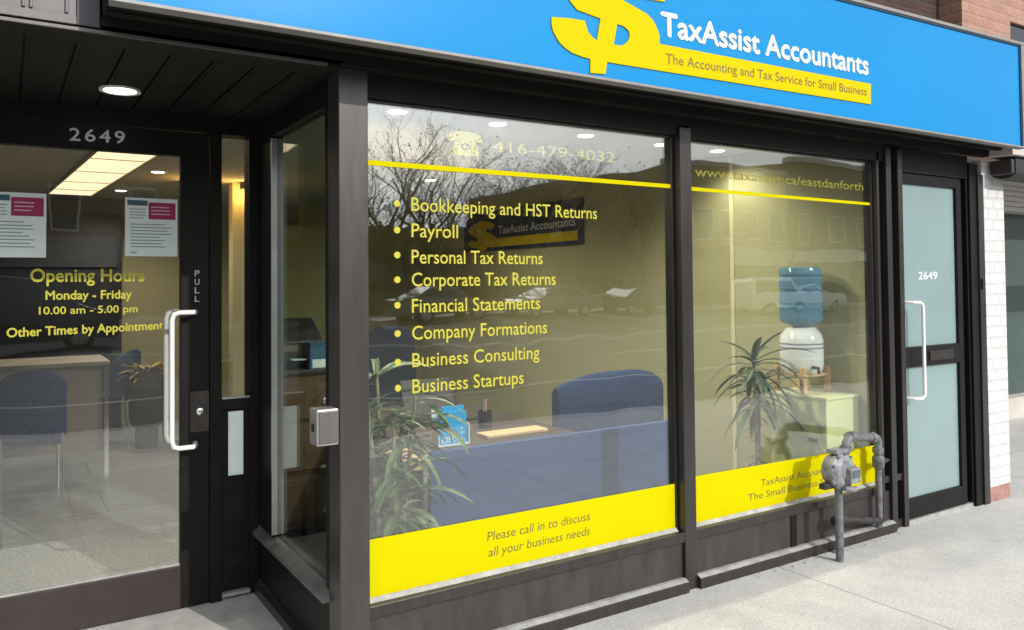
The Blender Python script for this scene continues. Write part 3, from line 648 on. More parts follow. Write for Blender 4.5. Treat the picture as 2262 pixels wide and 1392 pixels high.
MB().prism([(2.72, 2.20), (2.76, 2.175), (2.82, 2.17), (2.875, 2.19), (2.875, 2.30), (2.72, 2.30)], 0, 5.70, 16).build("case", M['charcoal'], AW, 0.004)
box("end_cap", M['bronze_panel'], AW, 5.66, 5.6995, 2.725, 2.87, 2.195, 2.296, 0.012)
bt = tag(MB().box(5.62, 16, 2.70, 2.88, 2.318, 2.40).build("fascia_trim", M['beige_trim'], None, 0.003), "weathered beige fascia strip just past the end of the blue sign", "fascia")

# ------------------------------------------------------------------ gas meter
GM = thing("gas_meter", "grey painted gas meter on a post in front of the right window", "gas meter", (3.783, 2.735, 0))
px_, py_ = 3.783, 2.735
MB().tube([(px_, py_, 0), (px_, py_, 0.40)], 0.021, 14).build("post", M['pipe_grey'], GM, 0, True)
MB().lathe([(0.0001, -0.060), (0.035, -0.060), (0.04, -0.055), (0.06, -0.054), (0.078, -0.047), (0.088, -0.032), (0.096, -0.028), (0.096, -0.006), (0.089, 0.0), (0.089, 0.03), (0.077, 0.05), (0.0001, 0.055)], (px_, py_, 0.482), 'Y', 36).build("meter_body", M['meter_grey'], GM, 0, True)
bl = MB()
for k in range(10):
    a = k * math.pi / 5 + 0.2; bl.lathe([(0.0001, -0.040), (0.008, -0.040), (0.008, -0.030), (0.0001, -0.030)], (px_ + 0.091 * math.cos(a), py_, 0.482 + 0.091 * math.sin(a)), 'Y', 8)
bl.build("body_bolt", M['pipe_grey'], GM)
IB = MB().box(px_ - 0.015, px_ + 0.070, py_ - 0.088, py_ - 0.055, 0.425, 0.505).build("index_box", M['meter_grey'], GM, 0.006)
box("dial_window", M['dial'], IB, px_ + 0.000, px_ + 0.056, py_ - 0.0905, py_ - 0.0885, 0.455, 0.495)
MB().box(px_ - 0.05, px_ + 0.05, py_ - 0.03, py_ + 0.035, 0.575, 0.598).build("top_flange", M['meter_grey'], GM, 0.004)
MB().tube([(px_ - 0.02, py_ - 0.05, 0.40), (px_ + 0.045, py_ - 0.055, 0.385), (px_ + 0.075, py_ - 0.05, 0.385)], 0.016, 10).build("lower_union", M['meter_grey'], GM, 0, True)
xr, yr = 4.325, 2.858
pts = [(px_ + 0.055, py_, 0.545), (px_ + 0.068, py_, 0.595)]
for k in range(7):
    a = math.pi - k * math.pi / 12; pts.append((px_ + 0.118 + 0.05 * math.cos(a), py_ + (0.02 if k == 6 else 0), 0.595 + 0.05 * math.sin(a)))
for k in range(7):
    a = math.pi / 2 - k * math.pi / 12; pts.append((xr - 0.05 + 0.05 * math.cos(a), yr - 0.012 + 0.012 * (k / 6), 0.535 + 0.05 * math.sin(a)))
pts.append((xr, yr, 0.45))
MB().tube(pts, 0.023, 14).build("inlet_pipe", M['pipe_grey'], GM, 0, True)
ufc = MB()
ufc.lathe([(0.0001, 0), (0.033, 0), (0.033, 0.028), (0.0001, 0.028)], (px_ + 0.066, py_, 0.575), 'Z', 8)
ufc.lathe([(0.0001, 0), (0.031, 0), (0.031, 0.03), (0.0001, 0.03)], (px_ + 0.135, py_ + 0.022, 0.641), 'X', 8)
ufc.lathe([(0.0001, 0), (0.031, 0), (0.031, 0.03), (0.0001, 0.03)], (xr - 0.105, yr - 0.025, 0.592), 'X', 8)
ufc.lathe([(0.0001, 0), (0.032, 0), (0.032, 0.03), (0.0001, 0.03)], (xr, yr, 0.490), 'Z', 8)
ufc.build("pipe_union", M['pipe_grey'], GM)
VV = MB().lathe([(0.0001, 0), (0.026, 0), (0.034, 0.012), (0.034, 0.06), (0.026, 0.075), (0.0001, 0.075)], (xr, yr, 0.400), 'Z', 16).build("valve", M['pipe_grey'], GM, 0, True)
MB().lathe([(0.0001, 0), (0.017, 0), (0.017, 0.05), (0.009, 0.052), (0.009, 0.078), (0.0001, 0.078)], (xr + 0.018, yr, 0.437), 'X', 10).build("valve_stem", M['iron'], VV, 0, True)
MB().tube([(xr, yr, 0.455), (xr, yr, 0.064)], 0.019, 12).build("riser_pipe", M['pipe_grey'], GM, 0, True)
MB().tube([(px_ + 0.112, py_ + 0.08, 0.18), (px_ + 0.20, py_ + 0.09, 0.165), (xr - 0.01, yr - 0.012, 0.10)], 0.020, 10).build("service_pipe", M['iron'], GM, 0, True)
MB().tube([(px_ + 0.01, py_ + 0.02, 0.39), (px_ + 0.10, py_ + 0.075, 0.34), (px_ + 0.112, py_ + 0.080, 0.10), (px_ + 0.112, py_ + 0.08, 0.0)], [0.016, 0.018, 0.02, 0.02], 10).build("outlet_pipe", M['iron'], GM, 0, True)
MB().tube([(px_ + 0.07, py_ + 0.08, 0.18), (px_ + 0.165, py_ + 0.085, 0.175)], 0.027, 10).build("pipe_tee", M['iron'], GM, 0, True)
MB().box(px_ - 0.125, px_ - 0.02, py_ - 0.01, py_ + 0.03, 0.395, 0.425).build("bracket", M['iron'], GM, 0.003)
pdm = MB(); rng = random.Random(3)
for k in range(60):
    pdm.box(*(lambda x, y, s: (x, x + s, y, y + s * 0.8, 0.0, s * 0.35))(3.2 + rng.random() * 1.3, 2.80 + rng.random() * 0.055, 0.003 + rng.random() * 0.008))
struct(pdm.build("grit", M['kerb']), 'stuff')

# ------------------------------------------------------------------ entry box on the pillar, soffit lamp, notices
EB = thing("access_box", "small brushed steel access box fixed to the side of the corner pillar", "control box", (1.03, 2.93, 0.9))
MB().box(0.975, 1.0605, 2.89, 2.975, 0.905, 1.040).build("case", M['steel_box'], EB, 0.006)
box("cover_plate", M['clad'], EB, 0.982, 1.054, 2.8855, 2.8895, 0.913, 1.032, 0.002)
bq = box("button", M['charcoal'], EB, 0.9725, 0.9749, 2.918, 2.948, 0.955, 0.985, 0.002)
DLm = thing("downlight", "lit round recessed light in the dark ribbed soffit above the entrance", "ceiling light", (0.40, 3.615, 2.30))
MB().lathe([(0.062, 0.004), (0.078, 0.004), (0.078, -0.004), (0.062, -0.002)], (0.40, 3.615, 2.300), 'Z', 32).build("trim_ring", M['white_paint'], DLm, 0, True)
MB().lathe([(0.0001, 0), (0.0615, 0), (0.0615, -0.003), (0.0001, -0.003)], (0.40, 3.615, 2.3), 'Z', 32).build("diffuser", M['lamp_emit'], DLm)

def notice(x0, x1, z0, z1, label, seed):
    n = thing("paper_notice", label, "notice", (x0, 4.021, z0), "paper notices taped inside the entrance door glass")
    y = 4.0212
    box("sheet", M['paper'], n, x0, x1, y, y + 0.0006, z0, z1)
    wx = x1 - x0; h = z1 - z0
    box("red_block", M['crimson'], n, x0 + wx * 0.44, x1 - wx * 0.04, y - 0.0006, y - 0.0001, z1 - h * 0.36, z1 - h * 0.07)
    box("slate_block", M['slate_print'], n, x0 + wx * 0.04, x0 + wx * 0.42, y - 0.0006, y - 0.0001, z1 - h * 0.13, z1 - h * 0.04)
    rg = random.Random(seed)
    lines("red_print", [(x0 + wx * 0.49, x0 + wx * (0.49 + 0.25 + 0.15 * rg.random()), z1 - h * (0.16 + 0.06 * k), h * 0.018) for k in range(3)], y - 0.0007, M['pinkish'], n)
    rowsn = [(x0 + wx * 0.08, x0 + wx * (0.34 + 0.05 * rg.random()), z1 - h * (0.20 + 0.05 * k), h * 0.014) for k in range(4)]
    rowsn += [(x0 + wx * 0.10, x0 + wx * (0.62 + 0.28 * rg.random()), z1 - h * (0.46 + 0.055 * k), h * 0.016) for k in range(8)]
    rowsn += [(x0 + wx * 0.10, x0 + wx * 0.22, z0 + h * 0.05, h * 0.02)]
    lines("print_rows", rowsn, y - 0.0001, M['ink'], n)
notice(0.467, 0.690, 1.638, 1.905, "paper notice with crimson block nearest the door handle side", 5)
notice(-0.075, 0.157, 1.628, 1.905, "paper notice with crimson block at the left edge of the photo", 9)

# ------------------------------------------------------------------ interior shell
ZC = 2.42
struct(MB().box(-3.0, 4.45, 4.12, 9.6, -0.02, 0.0035).build("interior_floor", M['tile']))
struct(MB().box(1.13, 4.45, 2.99, 4.12, -0.02, 0.0035).build("window_bay_floor", M['tile']))
struct(MB().box(-3.0, 4.45, 4.13, 9.6, ZC, ZC + 0.1).build("interior_ceiling", M['ceil']))
struct(MB().box(1.13, 4.45, 2.995, 4.13, ZC - 0.012, ZC + 0.1).build("bay_ceiling", M['ceil']))
struct(MB().box(4.45, 4.60, 2.99, 9.6, 0, 2.55).build("side_wall", M['olive_wall']))
struct(MB().box(-3.0, 4.45, 9.6, 9.75, 0, 2.55).build("rear_wall", M['tan_wall']))
struct(MB().box(-3.1, -3.0, 4.0, 9.75, 0, 2.55).build("far_side_wall", M['tan_wall']))
struct(MB().box(4.438, 4.4495, 4.035, 4.07, 0.0, ZC - 0.013).build("wall_corner_trim", mat("cream_trim", (0.75, 0.68, 0.42), 0.5)))
struct(MB().box(2.9, 4.447, 9.2, 9.6, 0, ZC).build("wall_pier", M['olive_wall']))
# lamps in the ceiling
def ceil_spot(x, y, label, power=10, col=(1, .93, .76)):
    t = thing("ceiling_spot", label, "ceiling light", (x, y, ZC), "round ceiling spots inside the shop")
    zt = ZC if y > 4.13 else ZC - 0.012
    MB().lathe([(0.0001, 0), (0.050, 0), (0.048, -0.005), (0.035, -0.008), (0.0001, -0.009)], (x, y, zt - 0.001), 'Z', 20).build("diffuser", M['spot_emit'], t)
    MB().lathe([(0.0525, 0), (0.064, 0), (0.064, -0.0015), (0.0525, -0.0015)], (x, y, zt - 0.001), 'Z', 20).build("trim_ring", M['white_paint'], t)
    l = bpy.data.lights.new("spot_bulb", 'SPOT'); l.energy = power; l.color = col; l.spot_size = R(160); l.spot_blend = 0.7; l.shadow_soft_size = 0.05
    lo = bpy.data.objects.new("spot_bulb", l); COL.objects.link(lo); lo.parent = t; lo.location = (0, 0, -0.045 if y > 4.13 else -0.055)
for x, y, lb, pw in ((1.75, 3.88, "lit ceiling spot nearest the corner pillar, above the left plant", 60), (2.38, 3.90, "lit ceiling spot above the middle of the left window", 83), (3.04, 3.94, "lit ceiling spot just left of the mullion", 75),
                 (3.68, 3.95, "lit ceiling spot just right of the mullion", 30), (4.2, 3.95, "lit ceiling spot above the water cooler", 20), (1.05, 6.98, "lit ceiling spot right of the long ceiling panel, nearer one", 50), (0.95, 8.5, "lit ceiling spot right of the long ceiling panel, farther one", 60), (3.2, 6.4, "added ceiling spot in front of the navy wall sign, brightens the deep walls", 58)):  # the last spot is an added lamp to brighten the deep walls
    ceil_spot(x, y, lb, pw)
CP = thing("ceiling_panel", "long cream fluorescent ceiling panel seen through the entrance door", "ceiling light", (0.6, 7.4, ZC))
def quad(xa, xb, ya, yb):      # the panel runs a few degrees off square
    k = lambda y: -0.054 * (y - 5.9)
    return [(xa + k(ya), ya), (xb + k(ya), ya), (xb + k(yb), yb), (xa + k(yb), yb)]
MB().prism(quad(0.535, 0.90, 4.8, 9.0), 2, ZC - 0.012, ZC - 0.001).build("diffuser", M['panel_emit'], CP)
pfm = MB(); pfm.prism(quad(0.515, 0.534, 4.8, 9.0), 2, ZC - 0.02, ZC - 0.001); pfm.prism(quad(0.901, 0.92, 4.8, 9.0), 2, ZC - 0.02, ZC - 0.001)
for yb in (5.5, 6.35, 7.1, 7.85, 8.5): pfm.prism(quad(0.535, 0.90, yb, yb + 0.012), 2, ZC - 0.017, ZC - 0.0125)
pfm.build("panel_frame", M['tan_wall'], CP)
# two warm-lit pilasters near the back
def pilaster(x, y, label):
    t = thing("wall_pilaster", label, "pilaster", (x, y, 0), "warm lit pilasters inside the shop")
    box("shaft", M['tan_wall'], t, x - 0.07, x + 0.07, y, y + 0.14, 0, ZC, 0.004)
    MB().lathe([(0.0001, 0), (0.03, 0), (0.03, 0.06), (0.0001, 0.06)], (x, y - 0.10, ZC - 0.065), 'Z', 14).build("lamp_can", M['charcoal'], t)
    l = bpy.data.lights.new("warm_bulb", 'POINT'); l.energy = 5; l.color = (1, .55, .15); l.shadow_soft_size = 0.02
    lo = bpy.data.objects.new("warm_bulb", l); COL.objects.link(lo); lo.parent = t; lo.location = (0, -0.12, ZC - 0.11)
pilaster(1.42, 7.4, "warm lit pilaster seen past the door stile of the entrance"); pilaster(1.80, 7.4, "warm lit pilaster seen through the narrow sidelight")
MB_b = MB().box(1.95, 2.85, 8.0, 8.08, 0.0, 2.1); tag(MB_b.build("partition_screen", M['olive_wall'], None, 0.004), "olive partition screen behind the sidelight at the back of the shop", "screen")

# hanging inner sign on the side wall
IS = thing("wall_sign", "navy wall sign with a yellow stripe seen through the left window", "sign", (4.44, 6.9, 1.85))
box("board", mat("navy_board", (0.012, 0.03, 0.085), 0.5), IS, 4.42, 4.449, 5.81, 8.0, 1.85, 2.27)
curve = MB().box(4.416, 4.4195, 5.86, 7.7, 1.885, 1.975); curve.build("yellow_stripe", M['yellow_sign'], IS)
text("sign_lettering", "TaxAssist Accountants", -7.25, -5.90, 2.02, 0.085, 4.4195, M['white_vinyl'], IS, bold=0.02, axis='X')
text("dollar_lettering", "$", -7.85, -7.35, 1.90, 0.28, 4.4195, M['yellow_sign'], IS, bold=0.05, axis='X')

# ------------------------------------------------------------------ furniture behind the windows
DK = thing("reception_desk", "light oak desk with a slate blue privacy panel behind the left window", "desk", (2.4, 3.6, 0))
dt = MB(); dt.box(1.545, 1.70, 3.40, 3.66, 0.655, 0.690); dt.box(1.70, 3.20, 3.40, 3.47, 0.655, 0.690); dt.build("desk_top", M['wood'], DK, 0.003)
box("edge_band", M['pine'], DK, 1.5455, 1.668, 3.392, 3.3995, 0.640, 0.688, 0.002)
box("privacy_panel", M['panel_fab'], DK, 1.668, 3.235, 3.355, 3.391, 0.06, 0.722, 0.006)
for xx, yy in ((1.60, 3.44), (1.60, 3.62), (3.15, 3.44)): MB().tube([(xx, yy, 0.0), (xx, yy, 0.655)], 0.016, 12).build("desk_leg", M['chrome'], DK, 0, True)
WD = thing("return_desk", "dark walnut side desk behind the oak reception desk", "desk", (2.6, 4.4, 0))
box("desk_top", M['wood_dark'], WD, 1.72, 2.62, 3.475, 4.93, 0.66, 0.695, 0.004)
box("side_panel", M['wood_dark'], WD, 1.76, 1.79, 3.68, 4.9, 0.0, 0.66, 0.002); box("side_panel", M['wood_dark'], WD, 2.56, 2.59, 3.5, 4.9, 0.0, 0.66, 0.002)
BX = thing("brochure_box", "white and cyan brochure holder standing on the reception desk", "brochure holder", (1.9, 3.6, 0.69))
bbx = MB(); bbx.box(1.81, 1.985, 3.55, 3.63, 0.6955, 0.705); bbx.box(1.81, 1.985, 3.625, 3.63, 0.705, 0.87); bbx.box(1.81, 1.816, 3.55, 3.625, 0.705, 0.80); bbx.box(1.979, 1.985, 3.55, 3.625, 0.705, 0.80)
bbx.build("holder", M['paper_w'], BX, 0.001)
box("brochure", M['cyan'], BX, 1.826, 1.972, 3.56, 3.57, 0.706, 0.862)
rg = random.Random(4); dm = MB()
for k in range(34):
    a, b = rg.randint(0, 9), rg.randint(0, 6); dm.box(1.83 + a * 0.0138, 1.840 + a * 0.0138, 3.5592, 3.5597, 0.712 + b * 0.010, 0.720 + b * 0.010)
dm.build("print_dots", M['white_vinyl'], BX); box("brochure_rear", M['cyan'], BX, 1.85, 1.975, 3.59, 3.60, 0.706, 0.885)
def guest_chair(x, y, ry, name, label, m, wd=0.62, zt=0.93, group=None):
    t = thing(name, label, "chair", (x, y, 0), group)
    n = 16; prof = []
    for k in range(n + 1):
        u = k / n * 2 - 1; prof.append((u * wd / 2, zt - 0.085 * abs(u) ** 2.6))
    poly = [(-wd / 2 + 0.02, 0.50), (wd / 2 - 0.02, 0.50)] + [(px, pz) for px, pz in reversed(prof)]
    b = MB()
    # curved back: several slices wrapped about the sitter
    segs = 14; vs = []
    for k in range(segs + 1):
        u = k / segs * 2 - 1; top = zt - 0.09 * abs(u) ** 2.8; yb = -0.24 + 0.10 * u * u
        for zz in (0.48, 0.62, 0.76, top - 0.03, top): vs.append((u * wd / 2, yb - 0.03 + (0.02 if zz == top else 0), zz))
        for zz in (top, top - 0.03, 0.76, 0.62, 0.48): vs.append((u * wd / 2, yb + 0.04 - (0.02 if zz == top else 0), zz))
    b.v = vs
    for k in range(segs):
        for j in range(10): b.f.append((k * 10 + j, k * 10 + (j + 1) % 10, (k + 1) * 10 + (j + 1) % 10, (k + 1) * 10 + j))
    b.f += [tuple(range(9, -1, -1)), tuple(segs * 10 + j for j in range(10))]
    def loc(o):
        o.parent = t; return o
    o = b.build("backrest", m, None, 0, True); loc(o)
    o = MB().box(-wd / 2 + 0.03, wd / 2 - 0.03, -0.2, 0.26, 0.42, 0.49).build("seat", m, None, 0.02); loc(o)
    for sx in (-1, 1):
        o = MB().tube([(sx * (wd / 2 - 0.03), 0.24, 0), (sx * (wd / 2 - 0.03), 0.22, 0.42)], 0.011, 10).build("leg", M['chrome'], None, 0, True); loc(o)
        o = MB().tube([(sx * (wd / 2 - 0.03), -0.26, 0), (sx * (wd / 2 - 0.03), -0.20, 0.5)], 0.011, 10).build("leg", M['chrome'], None, 0, True); loc(o)
    t.rotation_euler = (0, 0, ry)
    return t
guest_chair(3.16, 4.02, R(0), "guest_chair", "navy upholstered chair with wide rounded back behind the slate desk panel", M['navy_fab'], 0.82, 0.965)
TR = tag(MB().box(2.12, 2.50, 3.60, 3.72, 0.6955, 0.712).build("wooden_tray", M['pine'], None, 0.004), "flat pine tray lying on the dark walnut side desk", "tray")
OC = thing("office_chair", "black high back office chair behind the left window plant", "chair", (2.36, 5.4, 0))
MB().prism([(2.18, 0.5), (2.54, 0.5), (2.57, 0.95), (2.53, 1.14), (2.44, 1.20), (2.28, 1.20), (2.19, 1.14), (2.15, 0.95)], 1, 5.36, 5.44).build("backrest", M['black_fab'], OC, 0.02)
MB().box(2.13, 2.59, 5.44, 5.9, 0.44, 0.52).build("seat", M['black_fab'], OC, 0.03)
MB().tube([(2.36, 5.66, 0.06), (2.36, 5.66, 0.44)], 0.03, 12).build("column", M['chrome'], OC, 0, True)
bb = MB()
for k in range(5):
    a = k * 2 * math.pi / 5; bb.tube([(2.36, 5.66, 0.09), (2.36 + 0.28 * math.cos(a), 5.66 + 0.28 * math.sin(a), 0.05)], [0.025, 0.018], 8)
bb.build("base", M['black_pl'], OC)

CZ = thing("credenza", "brown wooden credenza behind the angled side glass", "cabinet", (1.5, 4.95, 0))
box("carcass", M['walnut'], CZ, 1.30, 1.715, 4.74, 5.2, 0.06, 0.965, 0.003); box("credenza_top", M['wood_dark'], CZ, 1.29, 1.725, 4.73, 5.21, 0.966, 0.99, 0.003)
box("plinth", M['black_pl'], CZ, 1.32, 1.70, 4.77, 5.18, 0.004, 0.06)
for dz in (0.10, 0.40, 0.70): box("drawer", M['walnut'], CZ, 1.315, 1.70, 4.728, 4.7395, dz, dz + 0.25, 0.002)
PR = thing("printer", "black office printer on the wooden credenza", "printer", (1.56, 5.0, 0.99))
MB().prism([(4.86, 0.991), (5.18, 0.991), (5.18, 1.27), (5.05, 1.29), (4.93, 1.22), (4.86, 1.15)], 0, 1.42, 1.68).build("body", M['black_pl'], PR, 0.008)
MB().prism([(4.81, 1.03), (4.859, 1.03), (4.859, 1.045), (4.81, 1.045)], 0, 1.45, 1.65).build("paper_tray", M['charcoal'], PR); box("paper_sheet", M['paper_w'], PR, 1.47, 1.63, 4.79, 4.858, 1.0455, 1.052)
LB = thing("leaflet_box", "dusky blue leaflet box at the front of the credenza", "leaflet box", (1.62, 4.77, 0.99))
box("carton", M['slate_blue'], LB, 1.56, 1.695, 4.745, 4.80, 0.991, 1.15, 0.002); box("front_label", M['paper_w'], LB, 1.575, 1.68, 4.7435, 4.7448, 1.00, 1.05)
PC = thing("pen_cup", "black mesh pen cup on the dark side desk", "pen cup", (2.28, 3.9, 0.695))
MB().lathe([(0.0001, 0.6955), (0.038, 0.6955), (0.04, 0.79), (0.036, 0.79), (0.034, 0.70), (0.0001, 0.70)], (2.28, 3.9, 0), 'Z', 20).build("cup", M['black_pl'], PC, 0, True)
for k, mm in enumerate((M['cyan'], M['red_lens'], M['pine'])): MB().tube([(2.27 + 0.008 * k, 3.9, 0.702), (2.262 + 0.014 * k, 3.885 + 0.012 * k, 0.85)], 0.004, 6).build("pen", mm, PC)
KB = thing("laptop", "dark laptop standing open on the dark side desk", "laptop", (2.2, 4.25, 0.695))
box("keyboard_base", M['charcoal'], KB, 2.02, 2.38, 4.15, 4.40, 0.6955, 0.712, 0.004)
MB().prism([(4.395, 0.713), (4.405, 0.713), (4.475, 0.915), (4.465, 0.917)], 0, 2.02, 2.38).build("screen", M['charcoal'], KB, 0.002)
CB = thing("cabinet", "pale lime pedestal cabinet under the water cooler", "cabinet", (4.27, 3.2, 0))
box("carcass", M['cab'], CB, 4.125, 4.437, 3.055, 3.465, 0.02, 0.785, 0.003)
box("cabinet_top", M['cab'], CB, 4.115, 4.440, 3.045, 3.47, 0.7855, 0.803, 0.003)
box("grip", M['charcoal'], CB, 4.118, 4.1245, 3.12, 3.18, 0.53, 0.55, 0.001)
WC = thing("water_cooler", "blue water bottle upended on a white ceramic crock and pine stand", "water cooler", (4.262, 3.215, 0.803))
cx_, cy_ = 4.255, 3.325
st_ = MB()
for sx in (-1, 1):
    for sy in (-1, 1): st_.box(cx_ + sx * 0.115 - 0.016, cx_ + sx * 0.115 + 0.016, cy_ + sy * 0.10 - 0.016, cy_ + sy * 0.10 + 0.016, 0.8035, 0.965)
st_.box(cx_ - 0.13, cx_ + 0.13, cy_ - 0.115, cy_ + 0.115, 0.905, 0.925)
st_.build("wooden_stand", M['pine'], WC, 0.003)
MB().lathe([(0.0001, 0.926), (0.115, 0.926), (0.126, 0.94), (0.132, 0.98), (0.132, 1.12), (0.122, 1.16), (0.10, 1.19), (0.085, 1.205), (0.0001, 1.205)], (cx_, cy_, 0), 'Z', 40).build("crock", M['ceramic'], WC, 0, True)
cbm = MB(); cbm.lathe([(0.1322, 1.100), (0.1332, 1.100), (0.1332, 1.110), (0.1322, 1.110)], (cx_, cy_, 0), 'Z', 40); cbm.lathe([(0.1322, 1.075), (0.1332, 1.075), (0.1332, 1.085), (0.1322, 1.085)], (cx_, cy_, 0), 'Z', 40)
cbm.build("glaze_band", M['ceramic_band'], WC)
bpz = [(0.0001, 1.206), (0.05, 1.206), (0.06, 1.215), (0.118, 1.235), (0.131, 1.26)]
for k in range(3):
    z0 = 1.275 + k * 0.088; bpz += [(0.131, z0), (0.131, z0 + 0.058), (0.124, z0 + 0.066), (0.124, z0 + 0.076), (0.131, z0 + 0.084)]
bpz += [(0.131, 1.555), (0.122, 1.578), (0.10, 1.585), (0.0001, 1.583)]
MB().lathe(bpz, (cx_, cy_, 0), 'Z', 40).build("bottle", M['bottle'], WC, 0, True)
MB().tube([(cx_ - 0.05, cy_ - 0.12, 0.965), (cx_ - 0.058, cy_ - 0.165, 0.965), (cx_ - 0.060, cy_ - 0.172, 0.93)], 0.010, 8).build("tap", M['iron'], WC, 0, True)

# plants
def cane_plant(name, label, cx, cy, canes, heads, leafm, canem, seed, pot=(0.13, 0.26)):
    t = thing(name, label, "plant", (cx, cy, 0)); rg = random.Random(seed)
    MB().lathe([(0.0001, 0.004), (pot[0] * 0.75, 0.004), (pot[0], pot[1]), (pot[0] * 0.93, pot[1]), (pot[0] * 0.9, pot[1] - 0.03), (0.0001, pot[1] - 0.03)], (cx, cy, 0), 'Z', 28).build("pot", M['pot'], t, 0, True)
    cm = MB(); lm_ = MB()
    for (dx, dy, h, lx, ly) in canes:
        pts = [(cx + dx * 0.5 + lx * (k / 5) ** 1.3, cy + dy * 0.5 + ly * (k / 5) ** 1.3, pot[1] - 0.03 + (h - pot[1] + 0.03) * k / 5) for k in range(6)]
        cm.tube(pts, [0.011, 0.0105, 0.010, 0.0095, 0.009, 0.006], 8)
        heads(lm_, pts, rg)
    lm_.v = [(max(1.135, vx), max(2.962, vy), vz) for vx, vy, vz in lm_.v]      # leaves press against the glass, never through it
    cm.build("cane", canem, t, 0, True); lm_.build("foliage", leafm, t, 0, False)
    return t
def bamboo_head(lm_, pts, rg):
    n = 26
    for k in range(n):
        u = 0.25 + 0.75 * rg.random(); i = min(4, int(u * 5)); f = u * 5 - i
        p = Vector(pts[i]).lerp(Vector(pts[i + 1]), f)
        a = rg.random() * 2 * math.pi; up = 0.15 + 0.75 * rg.random()
        lm_.leaf(p, (math.cos(a), math.sin(a) * 0.75, up), 0.14 + 0.17 * rg.random() * (0.5 + u), 0.024 + 0.022 * rg.random(), 0.7 + 1.3 * rg.random(), 6, 0.25, (rg.random() - .5))
def dracaena_head(lm_, pts, rg):
    top = Vector(pts[-1])
    for k in range(24):
        f = k / 24; a = k * 2.39996; p = top + Vector((0, 0, -0.13 * (1 - f)))
        lm_.leaf(p, (math.cos(a), math.sin(a), 0.05 + 1.5 * f ** 2), 0.20 + 0.20 * rg.random(), 0.032 + 0.016 * rg.random(), 0.5 + 1.1 * (1 - f) + 0.9 * rg.random(), 7, 0.3, (rg.random() - .5))
    for k in range(30):
        u = 0.25 + 0.6 * rg.random(); i = min(4, int(u * 5)); p = Vector(pts[i]).lerp(Vector(pts[i + 1]), u * 5 - i); a = rg.random() * 6.28
        lm_.leaf(p, (math.cos(a), math.sin(a), 0.35 * rg.random()), 0.06 + 0.10 * rg.random(), 0.010 + 0.006 * rg.random(), 0.8, 4)
cane_plant("bamboo_plant", "leafy bamboo plant behind the left window beside the corner pillar", 1.42, 3.24,
           [(-0.10, -.04, 1.06, -0.08, -.02), (-0.03, .08, 1.16, -0.02, .03), (0.06, -.05, 1.02, 0.07, -.02), (0.0, -.10, 0.92, -0.03, -.05), (0.06, .04, 0.98, 0.05, .02), (-0.08, .06, 0.78, -0.12, .02), (.03, 0, .70, .03, -.06)],
           bamboo_head, M['leaf'], M['cane'], 11)
cane_plant("dracaena_plant", "tall dracaena with drooping strap leaves in front of the lime cabinet", 3.84, 3.33,
           [(0.0, 0.0, 1.04, -0.02, .0), (0.05, .03, 0.86, 0.04, .02)], dracaena_head, M['leaf_dark'], M['cane_grey'], 5)
BN = thing("planter", "dark round planter with amber plant seen through the door glass", "planter", (1.06, 7.9, 0))
MB().lathe([(0.0001, 0.20), (0.12, 0.20), (0.15, 0.26), (0.165, 0.66), (0.158, 0.70), (0.14, 0.70), (0.14, 0.66), (0.0001, 0.66)], (1.14, 8.2, 0), 'Z', 28).build("tub", M['pot'], BN, 0, True)
MB().lathe([(0.0001, 0.0), (0.10, 0.0), (0.10, 0.20), (0.0001, 0.20)], (1.14, 8.2, 0.0035), 'Z', 20).build("foot", M['pot'], BN)
lf = MB(); rg = random.Random(8)
for k in range(130):
    a = rg.random() * 6.28; lf.leaf((1.14 + 0.05 * math.cos(a), 8.2 + 0.05 * math.sin(a), 0.66), (math.cos(a), math.sin(a), 0.6 + 2.5 * rg.random()), 0.10 + 0.14 * rg.random(), 0.04, 1.4, 5)
lf.build("foliage", M['amber'], BN)
RD = thing("meeting_desk", "pale wood desk deep inside the shop seen through the entrance door", "desk", (0.1, 7.2, 0))
tag(MB().box(-1.3, 0.98, 4.22, 5.45, 0.004, 0.016).build("door_mat", M['mat'], None, 0.004), "pale grey coarse mat on the floor just inside the entrance door", "mat")
box("desk_top", M['greige'], RD, -1.2, 0.70, 6.9, 7.6, 0.90, 0.93, 0.003)
box("front_panel", M['greige'], RD, -1.18, 0.66, 6.98, 7.0, 0.25, 0.9, 0.002)
for xx in (-1.15, 0.68): box("desk_leg", M['chrome'], RD, xx - 0.015, xx + 0.015, 6.92, 6.95, 0.0035, 0.9)
guest_chair(0.17, 6.55, R(0), "visitor_chair", "navy visitor chair in front of the pale wood desk", M['navy_fab'], 0.42, 0.94, "navy visitor chairs around the pale wood desk")
guest_chair(0.86, 8.5, R(60), "visitor_chair", "navy visitor chair at the end of the pale wood desk", M['navy_fab'], 0.42, 0.90, "navy visitor chairs around the pale wood desk")
# dark cabinet wall at the back with framed pictures
DC = thing("dark_wall_unit", "dark wall unit with a charcoal header at the back of the shop", "wall unit", (0, 9.4, 0))
box("unit_body", M['black_pl'], DC, -2.5, 1.05, 9.3, 9.598, 0.0035, 2.25, 0.004)
box("unit_header", M['ob_dark'], DC, -2.5, 1.0, 9.27, 9.2995, 1.70, 2.02, 0.003)

